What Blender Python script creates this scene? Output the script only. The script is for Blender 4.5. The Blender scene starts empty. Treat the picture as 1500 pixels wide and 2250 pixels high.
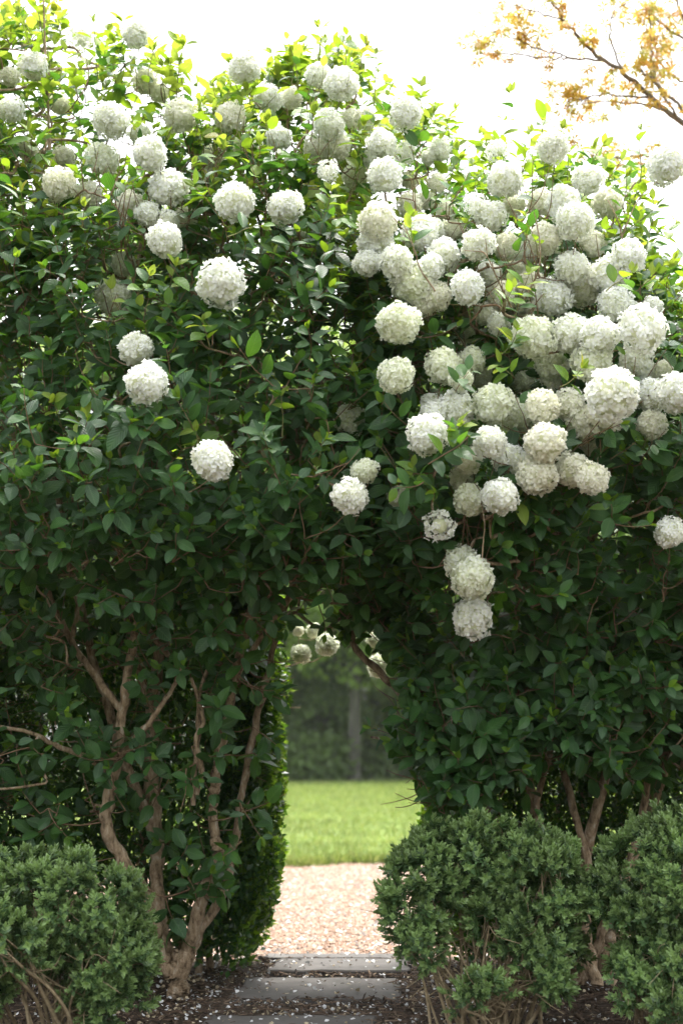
import bpy, math, random
import numpy as np
from mathutils import Vector, Matrix, Quaternion, noise as mnoise

R = math.radians
rng = np.random.default_rng(7)
random.seed(7)
scene = bpy.context.scene
COL = scene.collection

# ------------------------------------------------------------------ camera
CAM = np.array([0.0, 0.0, 1.1])
FPX = 3125.0                      # focal length in photo pixels (50 mm on 36 mm high frame, 2250 px)
PITCH = math.atan((1665 - 1125) / FPX)
cam_d = bpy.data.cameras.new('camera')
cam = bpy.data.objects.new('camera', cam_d); COL.objects.link(cam)
cam.location = CAM
cam.rotation_euler = (R(90) + PITCH, 0, 0)
cam_d.sensor_fit = 'VERTICAL'; cam_d.sensor_height = 36; cam_d.sensor_width = 24; cam_d.lens = 50
cam_d.clip_start = 0.1; cam_d.clip_end = 2000
cam_d.dof.use_dof = True; cam_d.dof.focus_distance = 6.15; cam_d.dof.aperture_fstop = 2.0
scene.camera = cam
scene.render.resolution_x = 682; scene.render.resolution_y = 1024

# ------------------------------------------------------------------ light
SUN_AZ, SUN_EL = R(22), R(74)     # azimuth measured from +Y (behind the bushes) towards +X
SKY_STRENGTH, SUN_STRENGTH, SUN_ANGLE, EXPOSURE = 0.15, 1.5, 10, 2.15
world = bpy.data.worlds.new('World'); scene.world = world; world.use_nodes = True
nt = world.node_tree; nt.nodes.clear()
sky = nt.nodes.new('ShaderNodeTexSky'); sky.sky_type = 'NISHITA'; sky.sun_disc = False
sky.sun_elevation = SUN_EL; sky.sun_rotation = SUN_AZ
sky.air_density = 1.0; sky.dust_density = 5.0; sky.ozone_density = 1.0; sky.altitude = 100
hs = nt.nodes.new('ShaderNodeHueSaturation'); hs.inputs['Saturation'].default_value = 0.12   # white overcast
bg = nt.nodes.new('ShaderNodeBackground'); bg.inputs['Strength'].default_value = SKY_STRENGTH
wo = nt.nodes.new('ShaderNodeOutputWorld')
nt.links.new(sky.outputs['Color'], hs.inputs['Color']); nt.links.new(hs.outputs['Color'], bg.inputs['Color'])
nt.links.new(bg.outputs['Background'], wo.inputs['Surface'])
sun_d = bpy.data.lights.new('sun', 'SUN'); sun_d.energy = SUN_STRENGTH; sun_d.angle = R(SUN_ANGLE); sun_d.color = (1.0, 0.95, 0.87)
sun = bpy.data.objects.new('sun', sun_d); COL.objects.link(sun)
sdir = Vector((math.sin(SUN_AZ) * math.cos(SUN_EL), math.cos(SUN_AZ) * math.cos(SUN_EL), math.sin(SUN_EL)))
sun.rotation_euler = (-sdir).to_track_quat('-Z', 'Y').to_euler(); sun.location = (3, 8, 12)
vs = scene.view_settings
vs.view_transform = 'Standard'; vs.look = 'None'; vs.exposure = EXPOSURE; vs.gamma = 1; vs.use_curve_mapping = False
cy = scene.cycles
cy.max_bounces = 7; cy.diffuse_bounces = 4; cy.transmission_bounces = 6; cy.glossy_bounces = 2; cy.caustics_reflective = False; cy.caustics_refractive = False
cy.use_denoising = True

# ------------------------------------------------------------------ projection helpers
ct, st = math.cos(PITCH), math.sin(PITCH)
def P(px, py, d):
    """world point seen at photo pixel (px, py) whose world depth (y) is d"""
    x = (px - 750) / FPX; y = (1125 - py) / FPX
    s = d / (ct - y * st)
    return np.array([x * s, d, CAM[2] + s * (st + y * ct)])
def proj(p):
    q = np.asarray(p) - CAM
    z = q[..., 1] * ct + q[..., 2] * st
    v = -q[..., 1] * st + q[..., 2] * ct
    return 750 + FPX * q[..., 0] / z, 1125 - FPX * v / z
def inpoly(px, py, poly):
    px = np.asarray(px, float); py = np.asarray(py, float)
    r = np.zeros(px.shape, bool); n = len(poly)
    for i in range(n):
        x1, y1 = poly[i]; x2, y2 = poly[(i + 1) % n]
        if y1 == y2: continue
        c = ((y1 > py) != (y2 > py)) & (px < (x2 - x1) * (py - y1) / (y2 - y1) + x1)
        r ^= c
    return r
def polydist(px, py, poly):
    p = np.stack([px, py], -1); best = np.full(len(p), 1e9)
    for i in range(len(poly)):
        a = np.array(poly[i], float); b = np.array(poly[(i + 1) % len(poly)], float)
        t = np.clip(((p - a) @ (b - a)) / max((b - a) @ (b - a), 1e-6), 0, 1)
        best = np.minimum(best, np.linalg.norm(p - (a + t[:, None] * (b - a)), axis=1))
    return best
def nrm(v): return v / (np.linalg.norm(v, axis=-1, keepdims=True) + 1e-9)

# ------------------------------------------------------------------ materials
def new_mat(name):
    m = bpy.data.materials.new(name); m.use_nodes = True
    n = m.node_tree; n.nodes.clear()
    out = n.nodes.new('ShaderNodeOutputMaterial')
    return m, n, out
def node(n, t, **kw):
    o = n.nodes.new(t)
    for k, v in kw.items():
        if hasattr(o, k): setattr(o, k, v)
        else: o.inputs[k].default_value = v
    return o
def ramp(n, fac, stops):
    r = n.nodes.new('ShaderNodeValToRGB'); e = r.color_ramp.elements
    while len(e) < len(stops): e.new(0.5)
    for i, (p, c) in enumerate(stops): e[i].position = p; e[i].color = (*c, 1)
    n.links.new(fac, r.inputs['Fac']); return r.outputs['Color']
def mixc(n, fac, a, b, mode='MIX'):
    m = n.nodes.new('ShaderNodeMix'); m.data_type = 'RGBA'; m.blend_type = mode
    if isinstance(fac, float): m.inputs[0].default_value = fac
    else: n.links.new(fac, m.inputs[0])
    for i, c in ((6, a), (7, b)):
        if isinstance(c, tuple): m.inputs[i].default_value = (*c, 1)
        else: n.links.new(c, m.inputs[i])
    return m.outputs[2]

def leaf_mat(name, col, trans, tf=0.35, rough=0.42, spec=0.4, vein=None, var=0.35, nscale=9.0):
    m, n, out = new_mat(name)
    geo = node(n, 'ShaderNodeNewGeometry')
    nz = node(n, 'ShaderNodeTexNoise', Scale=nscale, Detail=2.0)
    n.links.new(geo.outputs['Position'], nz.inputs['Vector'])
    lo = tuple(c * (1 - var) for c in col); hi = tuple(min(1, c * (1 + var)) for c in col)
    c = ramp(n, nz.outputs['Fac'], [(0.3, lo), (0.7, hi)])
    tl = tuple(x * (1 - var * .6) for x in trans); th = tuple(min(1, x * (1 + var * .6)) for x in trans)
    tc = ramp(n, nz.outputs['Fac'], [(0.3, tl), (0.7, th)])
    pr = node(n, 'ShaderNodeBsdfPrincipled', Roughness=rough)
    pr.inputs['Specular IOR Level'].default_value = spec
    if vein:
        uv = node(n, 'ShaderNodeUVMap'); sp = node(n, 'ShaderNodeSeparateXYZ')
        n.links.new(uv.outputs['UV'], sp.inputs[0])
        ab = node(n, 'ShaderNodeMath', operation='SUBTRACT'); ab.inputs[1].default_value = 0.5
        n.links.new(sp.outputs['X'], ab.inputs[0])
        a2 = node(n, 'ShaderNodeMath', operation='ABSOLUTE'); n.links.new(ab.outputs[0], a2.inputs[0])
        mr = node(n, 'ShaderNodeMapRange'); mr.inputs[1].default_value = 0.02; mr.inputs[2].default_value = 0.06; mr.inputs[3].default_value = 0.65; mr.inputs[4].default_value = 0.0
        n.links.new(a2.outputs[0], mr.inputs[0])
        # side veins: stripes in v - 0.7*|u|
        k = node(n, 'ShaderNodeMath', operation='MULTIPLY_ADD'); k.inputs[1].default_value = -0.8
        n.links.new(a2.outputs[0], k.inputs[0]); n.links.new(sp.outputs['Y'], k.inputs[2])
        s1 = node(n, 'ShaderNodeMath', operation='MULTIPLY'); s1.inputs[1].default_value = 46.0; n.links.new(k.outputs[0], s1.inputs[0])
        s2 = node(n, 'ShaderNodeMath', operation='SINE'); n.links.new(s1.outputs[0], s2.inputs[0])
        c = mixc(n, mr.outputs[0], c, vein)
        bp = node(n, 'ShaderNodeBump', Strength=0.35, Distance=0.004)
        n.links.new(s2.outputs[0], bp.inputs['Height']); n.links.new(bp.outputs[0], pr.inputs['Normal'])
    n.links.new(c, pr.inputs['Base Color'])
    tr = node(n, 'ShaderNodeBsdfTranslucent'); n.links.new(tc, tr.inputs['Color'])
    mx = node(n, 'ShaderNodeMixShader'); mx.inputs[0].default_value = tf
    n.links.new(pr.outputs[0], mx.inputs[1]); n.links.new(tr.outputs[0], mx.inputs[2]); n.links.new(mx.outputs[0], out.inputs['Surface'])
    return m

def petal_mat(name, tip, base, tf=0.38):
    m, n, out = new_mat(name)
    uv = node(n, 'ShaderNodeUVMap'); sp = node(n, 'ShaderNodeSeparateXYZ'); n.links.new(uv.outputs['UV'], sp.inputs[0])
    c = ramp(n, sp.outputs['Y'], [(0.0, base), (0.45, tuple(.35 * a + .65 * b for a, b in zip(base, tip))), (0.8, tip)])
    nz = node(n, 'ShaderNodeTexNoise', Scale=6.0, Detail=1.0); oi = node(n, 'ShaderNodeNewGeometry'); n.links.new(oi.outputs['Position'], nz.inputs['Vector'])
    tint = ramp(n, nz.outputs['Fac'], [(0.35, (0.96, 0.96, 0.90)), (0.65, (1, 1, 1))])
    c = mixc(n, 1.0, c, tint, 'MULTIPLY')
    d = node(n, 'ShaderNodeBsdfPrincipled', Roughness=0.6); d.inputs['Specular IOR Level'].default_value = 0.25
    n.links.new(c, d.inputs['Base Color'])
    t = node(n, 'ShaderNodeBsdfTranslucent'); n.links.new(c, t.inputs['Color'])
    mx = node(n, 'ShaderNodeMixShader'); mx.inputs[0].default_value = tf
    n.links.new(d.outputs[0], mx.inputs[1]); n.links.new(t.outputs[0], mx.inputs[2]); n.links.new(mx.outputs[0], out.inputs['Surface'])
    return m

def rough_mat(name, stops, scale=20, detail=6, rough=0.85, bump=0.3, bdist=0.01, stretch=None, coord='Position', spec=0.25):
    m, n, out = new_mat(name)
    if coord == 'Position':
        g = node(n, 'ShaderNodeNewGeometry'); src = g.outputs['Position']
    else:
        g = node(n, 'ShaderNodeTexCoord'); src = g.outputs['Object']
    if stretch:
        mp = node(n, 'ShaderNodeMapping'); mp.inputs['Scale'].default_value = stretch
        n.links.new(src, mp.inputs['Vector']); src = mp.outputs[0]
    nz = node(n, 'ShaderNodeTexNoise', Scale=float(scale), Detail=float(detail), Roughness=0.65)
    n.links.new(src, nz.inputs['Vector'])
    c = ramp(n, nz.outputs['Fac'], stops)
    p = node(n, 'ShaderNodeBsdfPrincipled', Roughness=rough); p.inputs['Specular IOR Level'].default_value = spec
    n.links.new(c, p.inputs['Base Color'])
    if bump:
        b = node(n, 'ShaderNodeBump', Strength=bump, Distance=bdist); n.links.new(nz.outputs['Fac'], b.inputs['Height']); n.links.new(b.outputs[0], p.inputs['Normal'])
    n.links.new(p.outputs[0], out.inputs['Surface'])
    return m

# viburnum leaves: three mature greens, fresh green, chartreuse, golden
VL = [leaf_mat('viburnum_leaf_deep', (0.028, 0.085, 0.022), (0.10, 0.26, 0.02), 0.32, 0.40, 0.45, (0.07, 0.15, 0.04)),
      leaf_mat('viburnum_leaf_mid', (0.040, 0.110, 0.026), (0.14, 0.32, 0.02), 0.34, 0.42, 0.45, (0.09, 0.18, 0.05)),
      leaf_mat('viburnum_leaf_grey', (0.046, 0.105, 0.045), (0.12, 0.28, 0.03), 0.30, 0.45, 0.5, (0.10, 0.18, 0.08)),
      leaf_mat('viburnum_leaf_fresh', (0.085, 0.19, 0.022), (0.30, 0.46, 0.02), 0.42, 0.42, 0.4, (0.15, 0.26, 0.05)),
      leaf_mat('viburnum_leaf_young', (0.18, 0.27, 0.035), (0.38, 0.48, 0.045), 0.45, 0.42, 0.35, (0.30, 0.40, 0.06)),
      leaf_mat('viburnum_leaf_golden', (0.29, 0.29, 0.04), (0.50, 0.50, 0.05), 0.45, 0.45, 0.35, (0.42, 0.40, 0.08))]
PET = [petal_mat('petal_white', (0.91, 0.92, 0.92), (0.80, 0.83, 0.66)),
       petal_mat('petal_cream', (0.90, 0.89, 0.83), (0.77, 0.78, 0.58)),
       petal_mat('petal_greenish', (0.88, 0.90, 0.82), (0.70, 0.75, 0.48))]
M_CORE = rough_mat('flower_core', [(0.3, (0.62, 0.66, 0.42)), (0.7, (0.74, 0.76, 0.54))], 60, 2, 0.8, 0)
M_BARK = rough_mat('viburnum_bark', [(0.36, (0.095, 0.066, 0.040)), (0.47, (0.26, 0.188, 0.115)), (0.56, (0.34, 0.255, 0.165)), (0.66, (0.46, 0.40, 0.31))], 42, 9, 0.85, 0.9, 0.012, (1, 1, .4))
M_TWIG = rough_mat('viburnum_twig', [(0.3, (0.12, 0.075, 0.045)), (0.7, (0.26, 0.17, 0.10))], 30, 4, 0.8, 0)
M_GTWIG = rough_mat('green_twig', [(0.3, (0.10, 0.12, 0.04)), (0.7, (0.22, 0.20, 0.08))], 30, 3, 0.7, 0)
M_HEDGE = [leaf_mat('hedge_leaf', (0.020, 0.060, 0.016), (0.10, 0.24, 0.01), 0.30, 0.36, 0.5),
           leaf_mat('hedge_leaf_fresh_backlit', (0.05, 0.115, 0.02), (0.26, 0.44, 0.02), 0.40, 0.36, 0.5)]
M_BOX = [leaf_mat('boxwood_leaf', (0.072, 0.135, 0.052), (0.14, 0.25, 0.05), 0.25, 0.42, 0.5, None, 0.3, 5),
         leaf_mat('boxwood_tip', (0.19, 0.29, 0.105), (0.27, 0.40, 0.09), 0.26, 0.42, 0.45, None, 0.3, 5)]
M_BOXSTEM = rough_mat('boxwood_stem', [(0.3, (0.16, 0.12, 0.07)), (0.7, (0.36, 0.29, 0.18))], 40, 4, 0.85, 0.2)

# ------------------------------------------------------------------ mesh helpers
class MB:
    """collects triangles with uv and material index; build() makes one mesh"""
    def __init__(s): s.v = []; s.f = []; s.m = []; s.uv = []; s.n = 0
    def add(s, v, f, m=0, uv=None):
        v = np.asarray(v, np.float32); f = np.asarray(f, np.int64)
        s.v.append(v); s.f.append(f + s.n); s.n += len(v)
        s.m.append(np.full(len(f), m, np.int32) if np.isscalar(m) else np.asarray(m, np.int32))
        s.uv.append(np.zeros((len(v), 2), np.float32) if uv is None else np.asarray(uv, np.float32))
    def inst(s, tv, tf, M, T, m=0, uv=None):
        """copies of template (tv, tf) under 3x3 matrices M (N,3,3) and offsets T (N,3)"""
        N = len(T); k = len(tv)
        if N == 0: return
        v = np.einsum('nij,kj->nki', M, tv) + T[:, None, :]
        f = tf[None] + (np.arange(N) * k)[:, None, None]
        mm = m if np.isscalar(m) else np.repeat(np.asarray(m), len(tf))
        s.add(v.reshape(-1, 3), f.reshape(-1, 3), mm, None if uv is None else np.tile(uv, (N, 1)))
    def mesh(s, name, mats, smooth=True):
        me = bpy.data.meshes.new(name)
        v = np.concatenate(s.v); f = np.concatenate(s.f); mi = np.concatenate(s.m); uv = np.concatenate(s.uv)
        me.vertices.add(len(v)); me.vertices.foreach_set('co', v.ravel())
        me.loops.add(f.size); me.loops.foreach_set('vertex_index', f.ravel().astype(np.int32))
        me.polygons.add(len(f)); me.polygons.foreach_set('loop_start', (np.arange(len(f)) * 3).astype(np.int32))
        me.polygons.foreach_set('material_index', mi)
        me.polygons.foreach_set('use_smooth', np.full(len(f), smooth))
        l = me.uv_layers.new(name='UVMap'); l.data.foreach_set('uv', uv[f.ravel()].ravel())
        for m in mats: me.materials.append(m)
        me.update(); me.validate(); return me
def link(name, me, parent=None, inv=True, **props):
    o = bpy.data.objects.new(name, me); COL.objects.link(o)
    if parent is not None:
        o.parent = parent
        if inv: o.matrix_parent_inverse = Matrix.Translation(-parent.location)
    for k, v in props.items(): o[k] = v
    return o
def thing(name, label, cat, loc, group=None):
    o = bpy.data.objects.new(name, None); COL.objects.link(o); o.location = loc; o.empty_display_size = 0.2
    o['label'] = label; o['category'] = cat
    if group: o['group'] = group
    return o
def spline(pts, k=5):
    """Catmull-Rom through rows of pts (any columns)"""
    p = np.asarray(pts, float)
    if len(p) < 3: return np.array([p[0] + (p[-1] - p[0]) * t for t in np.linspace(0, 1, k + 1)])
    q = np.vstack([2 * p[0] - p[1], p, 2 * p[-1] - p[-2]]); out = []
    for i in range(1, len(q) - 2):
        for t in np.arange(k) / k:
            a, b, c, d = q[i - 1], q[i], q[i + 1], q[i + 2]
            out.append(0.5 * (2 * b + (c - a) * t + (2 * a - 5 * b + 4 * c - d) * t * t + (3 * b - a - 3 * c + d) * t ** 3))
    out.append(p[-1]); return np.array(out)
def tube(mb, pts, rad, sides=6, m=0):
    pts = np.asarray(pts, float); n = len(pts)
    rad = np.broadcast_to(np.asarray(rad, float), (n,))
    t = nrm(np.gradient(pts, axis=0))
    ref = np.where(np.abs(t[:, 2:3]) > 0.9, np.array([[1., 0, 0]]), np.array([[0, 0, 1.]]))
    ref = np.repeat(ref[:1], n, 0)
    a = nrm(np.cross(t, ref)); b = np.cross(t, a)
    th = np.arange(sides) * 2 * math.pi / sides
    v = pts[:, None] + rad[:, None, None] * (np.cos(th)[None, :, None] * a[:, None] + np.sin(th)[None, :, None] * b[:, None])
    v = v.reshape(-1, 3); f = []
    i = np.arange(n - 1)[:, None] * sides; j = np.arange(sides)[None]; j2 = (j + 1) % sides
    f = np.concatenate([np.stack([i + j, i + j2, i + sides + j2], -1).reshape(-1, 3), np.stack([i + j, i + sides + j2, i + sides + j], -1).reshape(-1, 3)])
    v = np.vstack([v, pts[-1] + t[-1] * rad[-1] * .6]); e = len(v) - 1; o = (n - 1) * sides
    f = np.vstack([f, [[o + k, o + (k + 1) % sides, e] for k in range(sides)]])
    mb.add(v, f, m)

# leaf templates (x = width, y = length, z = normal); unit length
def leaf_template(wmax=0.27, arch=0.22, fold=0.10, twist=0.0, prof=((0, .05), (.10, .52), (.30, .93), (.55, 1.0), (.80, .64), (1, 0))):
    v, uv, f = [], [], []
    for i, (t, w) in enumerate(prof):
        z = -arch * t * t + .06 * t; tw = twist * t; w *= wmax
        if i == len(prof) - 1: v.append((0, t, z)); uv.append((.5, 1)); break
        for s in (-1, 0, 1):
            v.append((s * w * math.cos(tw), t - .0 * abs(s), z + abs(s) * fold * w / wmax * (1 - .5 * t) + s * w * math.sin(tw))); uv.append((.5 + s * .5 * w / wmax, t))
    n = len(prof) - 1
    for i in range(n - 1):
        a = i * 3; b = a + 3
        f += [(a, a + 1, b + 1), (a, b + 1, b), (a + 1, a + 2, b + 2), (a + 1, b + 2, b + 1)]
    a = (n - 1) * 3; e = len(v) - 1
    f += [(a, a + 1, e), (a + 1, a + 2, e)]
    return np.array(v, float), np.array(f), np.array(uv, float)
LEAF = [leaf_template(.27, .20, .07), leaf_template(.30, .34, .03, .3), leaf_template(.25, .10, .11, -.3), leaf_template(.29, .42, .08, .15)]
MINI = (np.array([(0, 0, 0), (-.28, .45, .07), (0, .5, -.02), (.28, .45, .07), (0, 1, -.1)], float), np.array([(0, 2, 1), (0, 3, 2), (1, 2, 4), (2, 3, 4)]), np.array([(.5, 0), (0, .5), (.5, .5), (1, .5), (.5, 1)], float))
MINI2 = (np.array([(0, 0, 0), (-.24, .5, .06), (.24, .5, .06), (0, 1, -.05)], float), np.array([(0, 3, 1), (0, 2, 3)]), np.array([(.5, 0), (0, .5), (1, .5), (.5, 1)], float))
def frames(l, n):
    """(N,3,3) matrices whose columns are width, length, normal"""
    l = nrm(l); w = nrm(np.cross(l, n)); n2 = np.cross(w, l)
    return np.stack([w, l, n2], -1)

# ------------------------------------------------------------------ ground
def sheet(name, x0, x1, y0, y1, z, mat, nx=1, ny=1, wob=0.0):
    xs = np.linspace(x0, x1, nx + 1); ys = np.linspace(y0, y1, ny + 1)
    v = [(x, y, z + (wob * mnoise.noise(Vector((x * 2.2, y * 2.2, 3))) if wob else 0)) for y in ys for x in xs]; f = []
    for j in range(ny):
        for i in range(nx):
            a = j * (nx + 1) + i; f += [(a, a + 1, a + nx + 2), (a, a + nx + 2, a + nx + 1)]
    mb = MB(); mb.add(v, f); return link(name, mb.mesh(name, [mat]), kind='structure')
M_MULCH = rough_mat('mulch', [(0.25, (0.028, 0.020, 0.015)), (0.5, (0.07, 0.050, 0.036)), (0.75, (0.13, 0.095, 0.068))], 38, 8, 0.95, 0.9, 0.03)
M_GRAVEL = rough_mat('gravel', [(0.25, (0.19, 0.12, 0.085)), (0.5, (0.30, 0.205, 0.15)), (0.75, (0.40, 0.29, 0.22))], 55, 6, 0.9, 0.8, 0.02)
M_LAWN = rough_mat('lawn', [(0.3, (0.085, 0.135, 0.032)), (0.5, (0.13, 0.185, 0.045)), (0.7, (0.19, 0.24, 0.075))], 3.2, 8, 0.9, 0.5, 0.05)
M_WOODFLOOR = rough_mat('woodland_floor', [(0.3, (0.03, 0.045, 0.018)), (0.7, (0.06, 0.075, 0.03))], 1.2, 6, 0.95, 0.5, 0.1)
sheet('ground', -150, 150, -25, 190, -0.03, M_WOODFLOOR)
sheet('garden_bed', -9, 9, -2, 8.22, 0.0, M_MULCH, 90, 50, 0.018)
sheet('gravel_path', -30, 30, 8.20, 15.6, -0.008, M_GRAVEL)
sheet('lawn', -80, 80, 15.5, 70, -0.003, M_LAWN)

# paving slabs of the path
M_SLAB = rough_mat('slab_stone', [(0.3, (0.075, 0.070, 0.066)), (0.55, (0.115, 0.107, 0.10)), (0.75, (0.16, 0.148, 0.138))], 4.5, 12, 0.85, 0.4, 0.012)
def slab(x0, x1, y0, y1, z, label, skew=0.0, cat='paving slab'):
    # irregular quad prism with chipped, bevelled upper edge
    cnr = [(x0, y0), (x1, y0 + skew), (x1 + .02, y1 + skew), (x0 + .03, y1)]
    out = []
    for i in range(4):
        a = np.array(cnr[i]); b = np.array(cnr[(i + 1) % 4])
        for t in np.linspace(0, 1, 9)[:-1]: out.append(a + (b - a) * t + rng.normal(0, .009, 2))
    out = np.array(out); c = out.mean(0); n = len(out); inn = c + (out - c) * 0.978
    v = [(*p, -0.05) for p in out] + [(*p, z - .007) for p in out] + [(*p, z) for p in inn] + [(*c, z + .002)]
    f = []
    for lay in (0, n):
        for i in range(n):
            j = (i + 1) % n; f += [(lay + i, lay + j, lay + n + j), (lay + i, lay + n + j, lay + n + i)]
    for i in range(n): f.append((2 * n + i, 2 * n + (i + 1) % n, 3 * n))
    mb = MB(); mb.add(v, f); o = link('paving_slab', mb.mesh('paving_slab', [M_SLAB], False))
    o['label'] = label; o['category'] = cat; o['group'] = 'stone slabs of the path through the arch'
slab(-.60, .14, 5.72, 6.32, .022, 'grey stone slab of the path with broken twigs on it, widest and furthest from the gravel', .01)
slab(-.50, .27, 6.72, 7.36, .026, 'grey stone slab in the mulch level with the base of the viburnum trunks', -.03)
slab(-.37, .34, 7.50, 7.93, .040, 'clean grey stone slab, second from the gravel, above a shallow step')
slab(-.44, .40, 8.02, 8.20, .030, 'narrow pale stone edging slab along the front edge of the gravel')

# ------------------------------------------------------------------ viburnum flower heads
def head_mesh(idx, nfl=165, ragged=0.0):
    g = np.random.default_rng(100 + idx); mb = MB()
    i = np.arange(nfl) + .5
    ph = np.arccos(1 - 2 * i / nfl); th = math.pi * (1 + 5 ** .5) * i
    dirs = np.stack([np.cos(th) * np.sin(ph), np.sin(th) * np.sin(ph), np.cos(ph)], 1)
    dirs = nrm(dirs + g.normal(0, .07, dirs.shape))
    off = g.uniform(0, 50, 3)
    for d in dirs:
        lump = mnoise.noise(Vector(d * 1.6 + off))
        if ragged and lump < -0.22 * (2 - ragged) and g.random() < .8: continue
        r = .86 + .20 * lump + .10 * mnoise.noise(Vector(d * 4.2 + off)) + g.normal(0, .04)
        c = d * r
        n = nrm(d + g.normal(0, .25, 3))
        u = nrm(np.cross(n, g.normal(size=3))); w = np.cross(n, u)
        s = g.uniform(.15, .195); a0 = g.uniform(0, 6.28)
        for k in range(5):
            a = a0 + k * 2 * math.pi / 5 + g.normal(0, .08)
            X = math.cos(a) * u + math.sin(a) * w; Y = -math.sin(a) * u + math.cos(a) * w
            ro = g.normal(0, .17); z1 = g.uniform(.02, .12); z2 = g.uniform(-.08, .20); z3 = g.uniform(-.2, .14)
            v = [c - n * .03, c + s * (.5 * X + .37 * Y + (z1 + ro) * n), c + s * (.5 * X - .37 * Y + (z1 - ro) * n),
                 c + s * (.90 * X + .40 * Y + (z2 + ro * 1.4) * n), c + s * (.90 * X - .40 * Y + (z2 - ro * 1.4) * n), c + s * (1.1 * X + z3 * n)]
            mb.add(v, [(0, 2, 1), (1, 2, 4), (1, 4, 3), (3, 4, 5)], 0, [(.5, 0), (0, .5), (1, .5), (0, .9), (1, .9), (.5, 1)])
    return mb.mesh('florets', [PET[0]], True)
HEADS = [head_mesh(k) for k in range(7)] + [head_mesh(20, 120, 1.0), head_mesh(21, 120, 1.2)]
def core_mesh():
    mb = MB(); n, s = 8, 12; v = [(0, 0, .74)]
    for i in range(1, n):
        for j in range(s):
            a, b = math.pi * i / n, 2 * math.pi * j / s; r = .74 * (1 + .06 * math.sin(5 * b + 3 * i))
            v.append((r * math.sin(a) * math.cos(b), r * math.sin(a) * math.sin(b), r * math.cos(a)))
    v.append((0, 0, -.74)); f = [(0, 1 + j, 1 + (j + 1) % s) for j in range(s)]
    for i in range(n - 2):
        for j in range(s):
            a = 1 + i * s + j; b = 1 + i * s + (j + 1) % s; f += [(a, a + s, b + s), (a, b + s, b)]
    e = len(v) - 1; o = 1 + (n - 2) * s
    f += [(o + j, e, o + (j + 1) % s) for j in range(s)]
    mb.add(v, f); return mb.mesh('flower_head', [M_CORE])
CORE = core_mesh()
def ragged_core():
    me = CORE.copy()
    for v in me.vertices: v.co *= 0.62
    return me
CORE_S = ragged_core()

# (px, py, radius px, layer 0 front .. 3 back, tint) measured from the photograph
FL_LEFT = [(300,75,35,1,0),(180,78,33,2,3),(75,145,38,1,0),(22,168,26,2,1),(25,240,33,1,0),(245,265,44,1,0),(330,337,42,0,0),(130,405,42,1,1),(195,428,34,2,1),(225,350,38,2,2),
 (370,412,44,1,0),(325,470,32,1,0),(285,450,34,2,1),(362,528,42,0,0),(366,488,30,1,0),(408,480,30,2,1),(515,443,46,0,0),(627,455,41,0,0),(485,622,55,0,0),(538,150,39,1,0),
 (398,255,40,2,1),(505,258,38,2,1),(590,215,34,2,0),(612,305,32,2,0),(540,322,32,3,2),(470,345,28,3,1),(700,165,32,2,0),(750,185,44,1,0),(722,275,38,1,0),(698,325,34,2,1),(740,322,34,2,1),
 (720,375,26,0,3),(320,180,32,3,1),(250,655,42,3,2),(272,580,30,3,2),(300,768,45,1,4),(322,842,52,0,0),(468,1012,50,0,4),(770,922,38,3,2),(800,1035,31,1,2),(768,1090,42,0,0),
 (105,1062,18,3,1),(60,330,26,3,1),(140,345,28,3,1),(310,300,30,3,2),(640,215,26,3,1),(770,260,24,3,1),(350,205,24,3,1),(450,390,26,3,2),(660,520,24,3,2),(130,230,26,3,1),(780,390,30,3,2)]
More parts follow.
